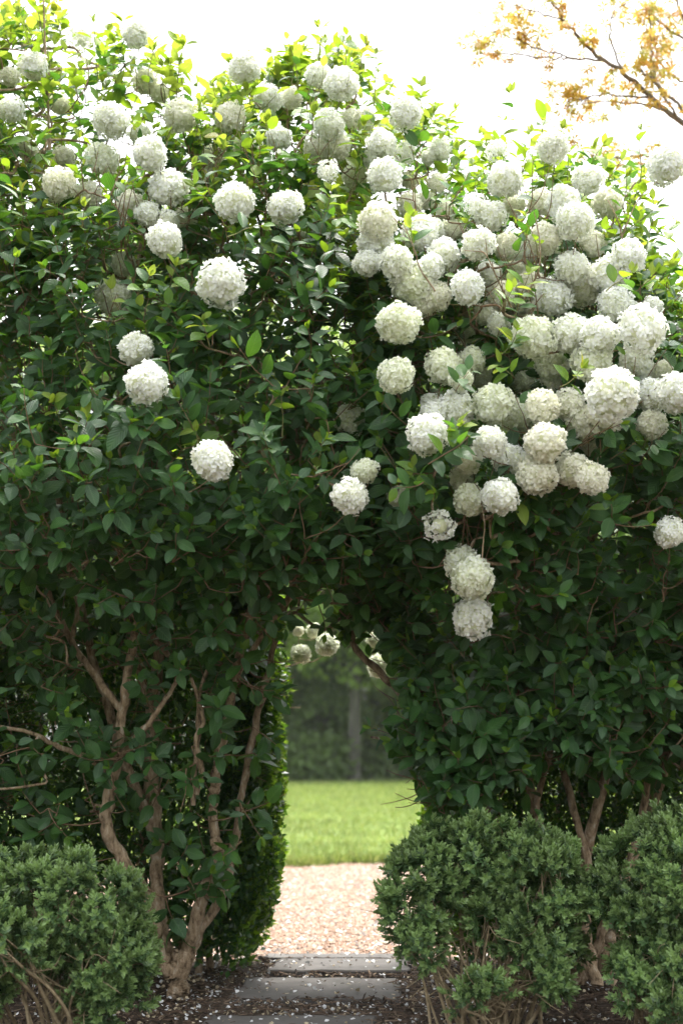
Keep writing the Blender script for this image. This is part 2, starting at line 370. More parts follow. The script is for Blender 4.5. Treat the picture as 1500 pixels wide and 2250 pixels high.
FL_RIGHT = [(800,262,28,2,1),(838,315,36,1,0),(825,350,30,2,0),(890,248,42,1,0),(845,385,43,0,0),(890,335,28,2,3),(965,330,26,2,0),(943,345,20,2,0),(1090,332,28,2,3),(1108,395,43,1,0),(960,402,24,2,1),
 (830,485,45,0,1),(825,532,42,1,0),(805,578,33,0,0),(870,578,41,0,0),(945,588,34,0,0),(908,622,50,1,2),(975,560,42,1,0),(1050,537,44,0,0),(922,510,42,1,0),(955,512,34,2,0),(1043,450,27,0,3),(1076,475,40,1,0),
 (1112,542,32,2,1),(1027,632,42,0,0),(960,650,36,1,1),(930,668,30,1,1),(875,712,52,0,2),(996,506,25,2,1),(980,465,24,2,1),(900,452,32,2,1),(1070,605,34,2,0),(1100,652,36,2,1),(1094,712,28,1,0),(1065,690,28,2,1),
 (1214,323,40,0,0),(1130,450,28,2,1),(1290,393,38,1,0),(1236,445,41,1,0),(1188,445,35,2,1),(1263,487,45,0,0),(1333,447,38,2,1),(1464,362,47,0,0),(1380,562,39,0,0),(1302,537,32,1,1),(1255,590,44,1,0),
 (1335,605,46,1,0),(1196,525,42,1,1),(1281,638,42,2,1),(1350,668,42,1,0),(1214,652,45,2,0),(1165,628,36,2,1),(1430,675,26,1,0),(1170,742,50,1,2),(1254,734,46,1,0),(1314,739,47,0,0),(1300,795,48,1,2),
 (1212,802,42,2,2),(1410,725,57,0,0),(1395,792,38,1,0),(1430,832,30,2,0),(1382,690,36,2,0),(1344,866,64,0,0),(1325,912,46,1,1),(1431,868,42,1,0),(1487,865,48,0,0),(1191,893,41,0,1),(1250,889,40,1,1),
 (1282,928,38,1,1),(1431,932,37,1,1),(1085,888,46,1,2),(1138,912,44,2,2),(1076,972,39,0,0),(1197,973,49,0,1),(1117,1010,39,1,0),(1179,1042,45,1,1),(1257,1033,39,1,1),(1300,1051,40,0,1),(1099,1089,44,0,0),
 (1293,979,24,2,1),(1212,838,26,2,1),(870,825,43,0,2),(973,804,43,1,2),(1012,832,29,0,2),(1036,792,34,2,2),(945,885,24,2,0),(1000,900,43,1,0),(955,912,34,1,0),(940,955,46,0,0),(1026,1012,32,1,1),
 (1012,1052,28,2,1),(1031,1098,38,1,2),(877,1092,26,2,1),(965,1155,39,0,3),(1470,1170,35,0,0),(1013,1236,40,1,2),(1037,1270,50,0,2),(1037,1357,47,0,0),(1180,690,34,3,1),(1130,600,30,3,1),
 (1150,560,30,3,0),(1020,735,26,3,2),(1215,560,30,3,1),(1060,830,26,3,2),(1150,840,26,3,2),(900,395,22,3,1),(935,440,22,3,1),(1130,680,30,3,1),(1460,820,34,2,1)]
FL_BACK = [(661,1436,22,4,2),(718,1417,26,4,2),(831,1463,25,4,2),(822,1405,19,4,2),(690,1386,17,4,2),(655,1386,13,4,1)]  # tints put the backlit shade of these hanging heads into petal colour

# ------------------------------------------------------------------ viburnum bushes
def make_viburnum(name, label, base, stems, region, dens, depth, n_shoot, flowers, uprights, seed, keep_out):
    g = np.random.default_rng(seed)
    base = np.array(base, float)
    root = thing(name, label, 'shrub', base, 'snowball viburnums arching over the path')
    nodes = []; nrad = []
    # hand-placed stems: one mesh each
    for st_ in stems:
        pts = np.array([list(P(a[0], a[1], a[2])) + [a[3] * a[2] / FPX * (.55 if st_[0][3] < 5.1 and a[2] < 6.2 else 1)] for a in st_])
        sp = spline(pts, 8)
        if len(sp) > 4: w_ = np.array([[mnoise.noise(Vector((k * .37, q * 7.3 + seed, len(nodes) * .11))) for q in range(4)] for k in range(len(sp))]); sp[1:-1, :3] += w_[1:-1, :3] * sp[1:-1, 3:4] * .55; sp[1:-1, 3] *= 1 + .22 * w_[1:-1, 3]
        mb = MB(); tube(mb, sp[:, :3], np.maximum(sp[:, 3] * .9, .0018), 11)
        link('stem', mb.mesh('stem', [M_BARK]), root)
        for q in sp[len(sp) // 4:]: nodes.append(q[:3]); nrad.append(q[3])
    n_main = len(nodes)
    # shoot anchors through the crown
    anchors = []
    xs = [p[0] for p in region]; ys = [p[1] for p in region]
    while len(anchors) < n_shoot:
        px = g.uniform(min(xs), max(xs), 4000); py = g.uniform(min(ys), max(ys), 4000)
        ok = inpoly(px, py, region); px, py = px[ok], py[ok]
        e = np.clip(polydist(px, py, region) / 200, 0, 1)
        f0, b0 = depth(px, py)
        mid = (f0 + b0) / 2; half = (b0 - f0) / 2 * (.25 + .75 * np.sqrt(1 - (1 - e) ** 2))
        d = mid + half * np.sign(g.uniform(-1, .75, len(px))) * g.uniform(0, 1, len(px)) ** .7
        pr = dens(px, py)
        for a, b, c, q in zip(px, py, d, pr):
            w = P(a, b, c)
            cl = mnoise.noise(Vector(w * 2.3 + seed)) * 1.2 + .62
            if g.random() < q * cl: anchors.append(w)
    anchors = np.array(anchors[:n_shoot])
    fl = []
    for (px, py, r, lay, tint) in flowers:
        d = 7.9 + g.uniform(-.06, .06) if lay == 4 else float(crown_front(py)) + (45 - r) * .006 + (-.14, .0, .17, .42)[lay] + g.uniform(-.04, .04)
        rr = r * d / FPX * 1.05
        fl.append((P(px, py, d), rr, tint, px, py, r))
    fpos = np.array([f[0] for f in fl])
    # branching: every shoot and flower joins the nearest wood below it
    allp = np.vstack([anchors, fpos + np.stack([np.zeros(len(fl)), np.full(len(fl), .10), np.full(len(fl), -.04)], 1)])
    main = np.array(nodes)
    dist = np.array([np.min(np.linalg.norm(main - p, axis=1)) for p in allp])
    order = np.argsort(dist)
    cap = n_main + 2 * len(allp) + 5
    NP = np.zeros((cap, 3)); NP[:n_main] = main; par = np.full(cap, -1); cnt = n_main; own = {}
    for i in order:
        a = allp[i]; dv = NP[:cnt] - a
        cost = np.linalg.norm(dv, axis=1) + .7 * np.maximum(0, dv[:, 2]) + .15 * np.abs(dv[:, 1])
        k = int(np.argmin(cost)); L = np.linalg.norm(dv[k])
        mid = (a + NP[k]) / 2 + g.normal(0, .035, 3) * min(L, .5) + np.array([0, 0, -.06 * L])
        NP[cnt] = mid; par[cnt] = k; NP[cnt + 1] = a; par[cnt + 1] = cnt; own[int(i)] = cnt + 1; cnt += 2
    desc = np.ones(cnt)
    for i in range(cnt - 1, n_main - 1, -1):
        desc[par[i]] += desc[i]
    kids = {}
    for i in range(n_main, cnt): kids.setdefault(par[i], []).append(i)
    rad = lambda i: .0018 * desc[i] ** .34
    chains = []
    starts = [i for i in range(n_main, cnt) if par[i] < n_main]
    while starts:
        s = starts.pop(); ch = [par[s], s]; cur = s
        while cur in kids:
            ks = sorted(kids[cur], key=lambda q: -desc[q]); starts += ks[1:]; cur = ks[0]; ch.append(cur)
        chains.append(ch)
    chains.sort(key=lambda c: -desc[c[1]])
    tw = MB()
    for ci, ch in enumerate(chains):
        r = np.array([rad(i) for i in ch]); r[0] = r[1]
        sp = spline(np.column_stack([NP[ch], r]), 3 if ci >= 90 else 4)
        if ci < 90:
            mb = MB(); tube(mb, sp[:, :3], sp[:, 3], 6); link('branch', mb.mesh('branch', [M_BARK]), root)
        else: tube(tw, sp[:, :3], np.maximum(sp[:, 3], .0018), 4)
    # leafy shoots
    ctr = P(*( (400, 900) if base[0] < 0 else (1150, 1000)), 6.8)
    Lp, Ll, Ln, Ls, Lm = [], [], [], [], []
    def leaf(pos, l, n, s, m):
        Lp.append(pos); Ll.append(l); Ln.append(n); Ls.append(s); Lm.append(m)
    def shoot(a, dr, L, pairs, young, size, up=.9):
        pts = [a]; q = a.copy(); d = dr.copy()
        for k in range(4):
            d = nrm(d + g.normal(0, .12, 3) + np.array([0, 0, .06])); q = q + d * L / 4; pts.append(q.copy())
        sp = spline(np.array(pts), 3); tube(tw, sp, np.linspace(.0028, .0014, len(sp)), 4, 1 if young > .5 else 0)
        ph = g.uniform(0, 6.28); tang = nrm(np.gradient(sp, axis=0))
        for k in range(pairs):
            t = (k + 1) / pairs; ix = int(t * (len(sp) - 1)); c = sp[ix]; tt = tang[ix]
            u = nrm(np.cross(tt, np.array([.3, .2, 1.]))); w = np.cross(tt, u); ph += math.pi / 2 + g.normal(0, .25)
            last = k == pairs - 1
            for sgn in (0, math.pi):
                if g.random() < .06: continue
                aa = ph + sgn; rd = math.cos(aa) * u + math.sin(aa) * w
                l = nrm(rd * (1.0 if not last else .75) + tt * (.45 if not last else .7) + np.array([0, 0, -.04]) + g.normal(0, .20, 3))
                n = np.array([0, -.42, up]) + .35 * nrm(a - ctr) + g.normal(0, .34, 3)
                s = size * g.uniform(.72, 1.12) * (1 - .32 * (t > .8) - .12 * (t < .3))
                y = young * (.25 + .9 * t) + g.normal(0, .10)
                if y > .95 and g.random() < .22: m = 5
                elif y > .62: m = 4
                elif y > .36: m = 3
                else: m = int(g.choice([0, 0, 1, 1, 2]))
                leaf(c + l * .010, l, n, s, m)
        if g.random() < .5 + young * .4:   # terminal bud leaves, upright
            for _ in range(2):
                l = nrm(tang[-1] + g.normal(0, .3, 3)); leaf(sp[-1], l, g.normal(size=3) + np.array([0, -1, .3]), size * g.uniform(.35, .6), 4 if young > .3 else 3)
    apx, apy = proj(anchors)
    e_out = polydist(apx, apy, region)
    for a, px, py, e in zip(anchors, apx, apy, e_out):
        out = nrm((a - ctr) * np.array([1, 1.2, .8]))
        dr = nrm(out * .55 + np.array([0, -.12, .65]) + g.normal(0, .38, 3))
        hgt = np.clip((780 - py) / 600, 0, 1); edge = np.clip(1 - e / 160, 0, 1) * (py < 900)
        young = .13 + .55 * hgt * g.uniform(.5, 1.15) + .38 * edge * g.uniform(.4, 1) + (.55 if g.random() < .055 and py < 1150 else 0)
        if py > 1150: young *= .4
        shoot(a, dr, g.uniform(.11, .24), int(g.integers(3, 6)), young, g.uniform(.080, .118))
    n_crown = len(Lp)
    for (x0, y0, x1, y1, d, pairs, *yg) in uprights:
        a = P(x0, y0, d); b = P(x1, y1, d - .05); v = b - a; L = np.linalg.norm(v)
        shoot(a, v / L, L, pairs, yg[0] if yg else g.uniform(.5, .8), .088)
    Lp = np.array(Lp); LM = frames(np.array(Ll), np.array(Ln)) * np.array(Ls)[:, None, None]; Lm = np.array(Lm); Lv = g.integers(0, 4, len(Lp))
    # flowers push leaves aside; nothing grows in the clipped archway
    cen = Lp + LM[:, :, 1] * .5
    px, py = proj(cen); keep = np.ones(len(Lp), bool)
    for (fp, rr, tint, fx, fy, r) in fl:
        dd = np.linalg.norm(cen - fp, axis=1)
        keep &= dd > rr * .9
        fr = (np.hypot(px - fx, py - fy) < r * 1.02) & (cen[:, 1] < fp[1])
        lay = .95 if (fp[1] < float(crown_front(fy)) + .25 or fp[1] > 7.3) else .72
        q = cen - fp; tq = np.clip(q @ np.array([0, -.42, .9075]), 0, .55); away = np.linalg.norm(q - tq[:, None] * np.array([0, -.42, .9075]), axis=1)
        keep &= ~((away < rr * 1.05) & (g.random(len(Lp)) < .8))
        keep &= ~(fr & (g.random(len(Lp)) < lay))
    for poly in keep_out: keep &= ~inpoly(px, py, poly)
    keep |= np.arange(len(Lp)) >= n_crown
    keep &= cen[:, 2] > .06
    Lp, LM, Lm, Lv, cen, px, py = [q[keep] for q in (Lp, LM, Lm, Lv, cen, px, py)]
    # the 300 leaves that show largest: nearest in their cell, facing the lens
    view = nrm(CAM - cen); face = np.abs(np.sum(nrm(LM[:, :, 2]) * view, 1)); size = np.linalg.norm(LM[:, :, 1], axis=1)
    area = (size / cen[:, 1]) ** 2 * face
    cell = {}
    inside = (px > 5) & (px < 1495) & (py > 5) & (py < 2245)
    for i in np.nonzero(inside)[0]:
        for dx in (-9, 9):
            for dy in (-9, 9):
                c = (int((px[i] + dx) // 18), int((py[i] + dy) // 18))
                if c not in cell or cen[cell[c], 1] > cen[i, 1]: cell[c] = i
    wins = {}
    for i in cell.values(): wins[i] = wins.get(i, 0) + 1
    cand = sorted(wins, key=lambda i: -(area[i] * min(wins[i], 3)))[:300]
    sel = np.zeros(len(Lp), bool); sel[cand] = True
    for i in cand:
        key = (int(Lv[i]), int(Lm[i]))
        if key not in LEAF_ME:
            tv, tf, uv = LEAF[key[0]]; mb = MB(); mb.add(tv, tf, 0, uv); LEAF_ME[key] = mb.mesh('leaf', [VL[key[1]]])
        o = link('leaf', LEAF_ME[key], root); M = Matrix(LM[i].tolist()).to_4x4(); M.translation = Vector(Lp[i]); o.matrix_basis = M
    fo = MB()
    for v in range(4):
        k = (Lv == v) & ~sel; tv, tf, uv = LEAF[v]
        fo.inst(tv, tf, LM[k], Lp[k], Lm[k], uv)
    link('foliage', fo.mesh('foliage', VL), root, kind='stuff')
    link('twigs', tw.mesh('twigs', [M_TWIG, M_GTWIG]), root, kind='stuff')
    # flower heads
    for j, (fp, rr, tint, fx, fy, r) in enumerate(fl):
        rag = tint == 3; lop = tint == 4
        h = link('flower_head', CORE_S if rag else CORE, root)
        q = Quaternion((g.normal(), g.normal(), g.normal(), g.normal())).normalized()
        S = Matrix.Diagonal((rr * g.uniform(.93, 1.08), rr * g.uniform(.93, 1.08), rr * (.78 if lop else g.uniform(.86, 1.06)), 1))
        h.matrix_basis = Matrix.Translation(fp) @ (S @ q.to_matrix().to_4x4() if not lop else Matrix.Rotation(.3, 4, 'Y') @ S @ q.to_matrix().to_4x4())
        me = HEADS[7 + j % 2] if rag else HEADS[int(g.integers(0, 7))]
        o = link('florets', me, h, False, kind='stuff')
        o.material_slots[0].link = 'OBJECT'; o.material_slots[0].material = PET[{0: 0, 3: 0, 4: 0, 1: 1, 2: 2}[tint]]
        e = NP[own[len(anchors) + j]]
        mb = MB(); sp = spline(np.array([e, (e + fp) / 2 + np.array([0, 0, .012]), fp]), 3)
        tube(mb, sp, np.linspace(.0032, .0022, len(sp)), 5)
        s_ = link('stalk', mb.mesh('stalk', [M_GTWIG]), h, False)
        s_.matrix_parent_inverse = h.matrix_basis.inverted()
    print(name, 'leaves', len(Lp), 'chains', len(chains))
    return root
LEAF_ME = {}

TOP_L = [(-160,60),(-60,40),(40,60),(110,60),(200,110),(300,130),(380,170),(440,235),(500,215),(560,205),(640,170),(720,150),(800,200)]
REG_L = TOP_L + [(815,400),(800,650),(830,900),(850,1080),(880,1240),(850,1385),(760,1405),(640,1400),(600,1450),(590,1600),(560,1780),(520,1900),(440,2000),(330,1960),(190,1900),(-160,1900)]
REG_R = [(770,230),(850,215),(960,275),(1010,330),(1100,350),(1190,355),(1290,385),(1400,440),(1440,520),(1440,620),(1500,690),(1660,700),(1660,1800),(1480,1760),(1330,1690),(1200,1690),(1090,1760),(1000,1805),(945,1790),(915,1690),(890,1590),(900,1520),(850,1400),(790,1330),(790,1000),(780,600)]
def dens_l(px, py):
    d = np.ones_like(px)
    d = np.where(py < 330, .62, d)
    d = np.where((py > 1300) & (px < 300), .50, d)
    d = np.where((py > 1330) & (px > 150), .34, d)
    d = np.where((py > 1480), .15, d)
    d = np.where((py > 1600) & (px < 240), .30, d)
    d = np.where((py > 1820) & (px > 250), .14, d)
    return d
def dens_r(px, py):
    d = np.ones_like(px)
    d = np.where(py < 560, .40, d)
    d = np.where((py > 1250) & (py < 1500) & (px > 900) & (px < 1250), .75, d)
    d = np.where((py > 1690) & (px > 1100), .25, d)
    return d
def crown_front(py): return np.interp(py, [0, 300, 700, 1050, 1250, 1450, 2000], [6.45, 6.2, 5.85, 5.62, 5.85, 6.38, 6.5])
def depth_l(px, py):
    return crown_front(py), np.interp(py, [0, 400, 1100, 1400, 2000], [7.4, 7.8, 7.9, 7.15, 6.95])
def depth_r(px, py):
    return crown_front(py) - .10 * (py > 1400) * np.clip((py - 1400) / 200, 0, 1), np.interp(py, [0, 400, 1100, 1400, 2000], [7.5, 7.8, 7.9, 7.2, 7.0])
ARCH = [(628,1432),(700,1412),(800,1425),(875,1480),(882,1575),(800,1598),(800,1668),(895,1668),(905,1700),(940,1790),(860,1890),(840,2090),(560,2075),(600,1950),(620,1800),(628,1600)]
SMALLGAPS = []
STEMS_L = [
 [(393,2190,6.8,28),(392,2165,6.8,22),(390,2125,6.8,17),(388,2090,6.8,12)],
 [(382,2150,6.8,20),(352,2100,6.78,18),(338,2030,6.75,17),(305,1940,6.7,16),(255,1865,6.65,16),(232,1805,6.62,15),(243,1740,6.62,15),(258,1650,6.6,13),(270,1560,6.58,12),(282,1480,6.55,11),(300,1380,6.5,10),(335,1260,6.45,8),(360,1130,6.4,6),(350,980,6.3,5)],
 [(398,2140,6.8,20),(420,2060,6.78,17),(452,1960,6.74,15),(482,1885,6.7,15),(470,1825,6.7,13),(472,1740,6.7,13),(478,1680,6.68,12),(490,1610,6.66,12),(507,1530,6.64,11),(530,1430,6.6,10),(565,1300,6.55,9),(620,1130,6.5,8),(640,1010,6.45,7),(660,850,6.4,6),(690,650,6.4,5)],
 [(378,2140,6.9,18),(352,2020,6.95,16),(345,1930,7.0,16),(345,1850,7.0,16),(332,1720,7.05,18),(335,1600,7.05,17),(345,1480,7.05,15),(390,1300,7.0,12),(430,1120,6.95,10),(462,950,6.9,8),(480,760,6.85,6),(470,560,6.8,4)],
 [(405,2130,6.85,15),(440,2050,6.9,12),(490,1960,6.95,10),(512,1870,7.0,9),(528,1770,7.0,9),(545,1670,7.0,9),(565,1570,7.0,9),(588,1490,6.95,9),(608,1400,6.9,8),(640,1290,6.85,8),(710,1170,6.8,7),(745,1010,6.75,6),(740,800,6.7,5)],
 [(432,1745,6.6,6),(445,1690,6.58,6),(432,1625,6.56,6),(447,1580,6.56,6),(434,1530,6.56,5),(420,1490,6.56,4)],
 [(425,1770,6.62,6),(430,1680,6.62,6),(436,1600,6.6,6),(440,1520,6.58,5),(470,1440,6.55,5),(505,1360,6.5,4)],
 [(264,1662,6.58,8),(300,1620,6.55,8),(335,1580,6.52,7),(368,1530,6.5,6),(400,1470,6.5,5)],
 [(236,1700,6.62,8),(190,1665,6.6,7),(120,1635,6.55,6),(60,1608,6.5,5),(-40,1590,6.45,4)],
 [(268,1560,6.58,10),(205,1480,6.6,9),(165,1420,6.6,8),(140,1375,6.6,8),(122,1335,6.6,6),(95,1260,6.55,5),(60,1100,6.5,4)],
 [(160,1400,6.6,6),(175,1320,6.6,6),(190,1290,6.58,5),(240,1250,6.55,4)],
 [(500,1530,6.62,7),(560,1420,6.55,7),(640,1310,6.5,7),(720,1215,6.45,6),(790,1150,6.4,5),(840,1060,6.35,4)],
 [(370,1440,6.6,7),(330,1390,6.55,7),(300,1355,6.5,6),(270,1330,6.5,4)],
 [(545,1270,6.6,9),(552,1190,6.55,9),(592,1100,6.5,9),(622,1010,6.45,8),(625,960,6.45,6)],
 [(395,1240,6.9,10),(420,1180,6.85,10),(462,1080,6.8,9),(500,980,6.8,7),(560,820,6.8,6),(590,620,6.8,5),(620,480,6.8,4)],
 [(345,1850,7.0,12),(250,1600,7.0,11),(180,1350,6.95,10),(130,1080,6.9,9),(110,820,6.85,7),(115,600,6.8,6),(112,420,6.5,5),(108,290,6.45,4),(100,110,6.4,3),(96,0,6.4,2)],
 [(335,1600,7.05,10),(270,1300,7.0,9),(250,1050,6.9,8),(270,800,6.85,6),(300,600,6.8,5),(330,430,6.7,4)]]
STEMS_R = [
 [(1255,2150,7.1,26),(1245,2080,7.1,22),(1235,2000,7.08,18),(1215,1900,7.05,15),(1180,1800,7.0,13),(1150,1680,6.95,12),(1120,1560,6.9,11),(1085,1450,6.85,10),(1050,1330,6.8,9),(1020,1180,6.75,8),(1000,1000,6.7,7),(1005,820,6.65,6),(990,650,6.6,5)],
 [(1262,2150,7.1,24),(1268,2060,7.1,18),(1275,1950,7.08,15),(1300,1820,7.0,13),(1335,1680,6.95,11),(1360,1520,6.9,10),(1350,1350,6.85,9),(1300,1200,6.8,8),(1262,1140,6.75,8),(1245,1090,6.7,7),(1180,1000,6.65,6)],
 [(1250,2150,7.15,22),(1200,2050,7.15,16),(1140,1930,7.1,13),(1080,1800,7.1,12),(1040,1680,7.05,10),(985,1590,7.0,10),(905,1545,6.95,10),(840,1482,6.9,9),(778,1418,6.88,8),(768,1350,6.86,8),(780,1270,6.85,7),(795,1190,6.8,6),(830,1080,6.75,5)],
 [(1268,2150,7.1,20),(1320,2060,7.12,15),(1370,1940,7.12,13),(1430,1780,7.1,12),(1480,1600,7.05,11),(1500,1400,7.0,10),(1490,1200,6.95,9),(1500,1000,6.9,8),(1440,800,6.85,7),(1390,770,6.8,6)],
 [(1310,2165,6.95,16),(1292,2090,6.98,14),(1285,2010,7.0,12),(1290,1900,7.0,10),(1260,1780,7.0,9),(1230,1650,7.0,8),(1240,1500,6.95,7),(1230,1350,6.9,6)],
 [(1335,2160,6.98,16),(1338,2080,7.0,14),(1350,1990,7.02,12),(1400,1840,7.05,10),(1420,1700,7.0,9),(1400,1550,6.95,7),(1440,1400,6.9,6)],
 [(1215,1900,7.05,9),(1180,1780,6.9,8),(1210,1640,6.85,8),(1225,1500,6.8,7),(1205,1420,6.75,6),(1170,1330,6.7,5)],
 [(1120,1560,6.9,9),(1160,1400,6.8,8),(1180,1250,6.7,7),(1240,1100,6.6,6),(1270,1000,6.55,6),(1320,930,6.5,5)],
 [(1050,1330,6.8,8),(960,1180,6.75,7),(900,1000,6.7,7),(880,850,6.65,6),(870,700,6.6,5),(860,520,6.6,4),(845,420,6.6,3)],
 [(1180,1000,6.65,7),(1140,880,6.6,7),(1075,770,6.5,7),(1035,715,6.4,7),(1010,668,6.3,7),(955,626,6.2,6)],
 [(1140,880,6.6,6),(1150,760,6.5,6),(1125,680,6.35,5),(1095,620,6.2,5),(1070,580,6.1,4)],
 [(1300,1200,6.8,8),(1340,1000,6.75,7),(1330,850,6.7,6),(1300,700,6.65,5),(1320,560,6.5,4),(1360,460,6.4,3),(1395,400,6.35,2.5)],
 [(1440,800,6.85,7),(1485,815,6.6,7),(1440,775,6.55,6),(1400,700,6.5,5),(1360,620,6.5,4)],
 [(1330,850,6.7,6),(1240,720,6.65,5),(1190,600,6.6,4),(1170,500,6.5,4),(1165,460,6.4,3)],
 [(1056,1100,5.72,3),(1064,1150,5.66,3.2),(1061,1190,5.64,3),(1058,1230,5.66,3)],
 [(955,640,5.62,4),(922,590,5.56,3.5),(912,555,5.53,3),(896,515,5.5,2.6),(884,490,5.5,2)],[(896,515,5.5,2),(880,498,5.48,1.6),(864,478,5.46,1.2)],
 [(1125,680,5.85,4.5),(1098,625,5.7,4),(1070,565,5.6,3),(1052,548,5.56,1.8)],[(1070,565,5.6,2),(1066,525,5.56,1.4)],[(1080,585,5.6,2),(1062,556,5.56,1.6),(1020,550,5.54,1.2)],
 [(1360,600,6.1,5),(1365,520,6.0,4),(1350,470,5.95,3),(1334,440,5.95,2)],[(1365,520,6.0,3.5),(1400,440,6.0,2.6),(1440,400,6.0,1.8)],
 [(1150,660,5.9,4.5),(1180,600,5.8,4),(1186,545,5.75,3.4),(1178,490,5.72,2.6),(1172,465,5.7,2)],
 [(1040,1680,7.05,8),(1000,1640,6.8,8),(960,1620,6.7,6),(890,1630,6.65,4),(815,1620,6.62,2.5)]]
UP_L = [(640,1330,650,1400,6.4,4,.1),(700,1330,720,1395,6.6,4,.1),(560,1360,600,1430,6.4,4,.1),(108,290,100,40,6.4,7),(98,110,95,-40,6.4,4),(210,210,205,45,6.5,4),(330,210,326,110,6.5,4),(655,200,655,88,6.6,4),(735,130,760,80,6.7,4),(820,235,842,120,6.5,4),(300,650,345,610,5.75,3),(460,760,448,705,5.7,4),(620,960,620,870,5.75,3),(500,520,565,480,5.75,2),(710,480,728,420,5.85,4),(180,500,190,455,5.85,3),(440,990,430,945,5.7,3),(700,1010,712,965,5.8,3),(550,230,548,205,6.4,3),(430,300,440,230,6.4,3)]
UP_R = [(930,1610,815,1632,6.55,6,.1),(920,1560,860,1570,6.6,4,.1),(930,1690,890,1650,6.5,4,.1),(905,520,885,480,5.75,3),(1095,690,1140,640,5.6,4),(1330,640,1390,600,5.7,3),(1230,850,1290,830,5.6,3),(990,960,1010,940,5.5,4),(930,1060,880,1090,5.5,5,.2),(940,1020,1040,985,5.45,5,.3),(1000,860,1030,820,5.6,3,.2),(1190,290,1188,250,6.2,3),(1140,270,1115,205,6.3,2),(1405,400,1412,285,6.2,4),(1350,490,1398,395,6.1,5),(1360,520,1440,460,6.1,4),(1180,560,1165,470,5.8,3),(910,560,880,480,5.65,3),(1100,780,1150,740,5.7,5),(1130,830,1105,800,5.7,3),(985,300,990,262,6.5,4),(960,420,1010,350,6.5,4),(930,1000,985,955,5.65,4),(930,1050,900,1040,5.65,4),(1430,690,1460,640,6.2,4),(1130,700,1140,600,5.8,4)]
make_viburnum('viburnum_bush', 'tall snowball viburnum left of the archway with bare tan trunks rising from the mulch', P(392, 2172, 6.8), STEMS_L, REG_L, dens_l, depth_l, 3000, FL_LEFT + FL_BACK[:2] + FL_BACK[4:], UP_L, 11, [ARCH])
make_viburnum('viburnum_bush', 'snowball viburnum right of the archway crowded with white flower heads, one limb crossing the opening', P(1255, 2150, 7.1), STEMS_R, REG_R, dens_r, depth_r, 2900, FL_RIGHT + FL_BACK[2:4], UP_R, 23, [ARCH])

# ------------------------------------------------------------------ clipped hedges behind
def make_hedge(name, label, x_in, x_out, y0, y1, h, seed, n=52000):
    """block hedge whose end at x_in stands at the archway"""
    g = np.random.default_rng(seed); s = 1 if x_out > x_in else -1; W = abs(x_out - x_in)
    root = thing(name, label, 'hedge', ((x_in + x_out) / 2, (y0 + y1) / 2, 0), 'clipped hedges either side of the archway')
    # shell points: front, back, end, top
    A = np.array([W * h * 1.3, W * h * .8, (y1 - y0) * h * 2.2, W * (y1 - y0) * .7]); k = g.choice(4, n, p=A / A.sum())
    u, v = g.uniform(0, 1, n), g.uniform(0, 1, n); dep = np.abs(g.normal(0, .13, n))
    x = x_in + s * u * W; y = np.where(k == 0, y0 + dep, np.where(k == 1, y1 - dep, y0 + v * (y1 - y0))); z = v * h
    inner = (g.random(n) < .25) & (k < 2); y = np.where(inner, g.uniform(y0 + .1, y1 - .1, n), y); x = np.where(k == 2, x_in + s * dep, x); y = np.where(k == 2, y0 + u * (y1 - y0), y); z = np.where(k == 3, h - dep, z)
    # bulge and taper: narrower at the foot, rounded shoulders, uneven clipping
    b = np.array([mnoise.noise(Vector((a * 3.1 + seed, c * 3.1, d * 3.1))) for a, c, d in zip(x, y, z)])
    x = x - s * (.11 * b) + s * np.where(z < .5, (.5 - z) * .28, 0) * np.clip(1 - abs(x - x_in) / .6, 0, 1)
    y = y + .05 * b * np.where(k == 1, -1, 1); z = z + .05 * b * (k == 3)
    keep = (z > .06 + .10 * g.random(n)) & ((b > -.42) | (g.random(n) < .5)) & ((z > .5) | (g.random(n) < .55 + .9 * z))
    pos = np.stack([x, y, z], 1)[keep]; k = k[keep]; N = len(pos)
    out = np.array([[0, -1, .1], [0, 1, .1], [-s, 0, .1], [0, 0, 1]])[k]
    l = nrm(out * .6 + np.array([0, 0, .5]) + g.normal(0, .55, (N, 3))); nn = out + np.array([0, 0, .6]) + g.normal(0, .5, (N, 3))
    sz = g.uniform(.032, .052, N)
    fresh_backlit = (g.random(N) < np.where(k == 2, .50, .12)).astype(int)  # end face gets more light leaves: its backlit glow put into leaf colour
    mb = MB(); mb.inst(MINI[0], MINI[1], frames(l, nn) * sz[:, None, None], pos, fresh_backlit, MINI[2])
    link('foliage', mb.mesh('foliage', M_HEDGE), root, kind='stuff')
    # inner wood
    for i in range(16):
        bx = x_in + s * g.uniform(.18, W); by = g.uniform(y0 + .25, y1 - .25); p = [np.array([bx, by, -.03])]
        for j in range(4): p.append(p[-1] + np.array([g.normal(0, .07), g.normal(0, .07), h / 4.4]))
        mb = MB(); sp = spline(np.array(p), 4); tube(mb, sp, np.linspace(.022, .006, len(sp)), 6); link('stem', mb.mesh('stem', [M_BARK]), root)
    tw = MB()
    for i in range(700):
        a = np.array([x_in + s * g.uniform(.08, W), g.uniform(y0 + .1, y1 - .1), g.uniform(.15, h - .05)]); d = nrm(g.normal(0, 1, 3) + np.array([0, 0, .8]))
        tube(tw, spline(np.array([a, a + d * .14 + g.normal(0, .02, 3), a + d * .28]), 2), np.linspace(.004, .0015, 5), 3)
    link('twigs', tw.mesh('twigs', [M_TWIG]), root, kind='stuff')
make_hedge('clipped_hedge', 'dark small-leaved hedge behind the left viburnum, its clipped end edging the archway', -.36, -3.3, 7.25, 8.1, 2.0, 31, 105000)
make_hedge('clipped_hedge', 'dark small-leaved hedge standing behind the right viburnum beside the archway', .50, 3.4, 7.35, 8.1, 1.75, 32, 95000)

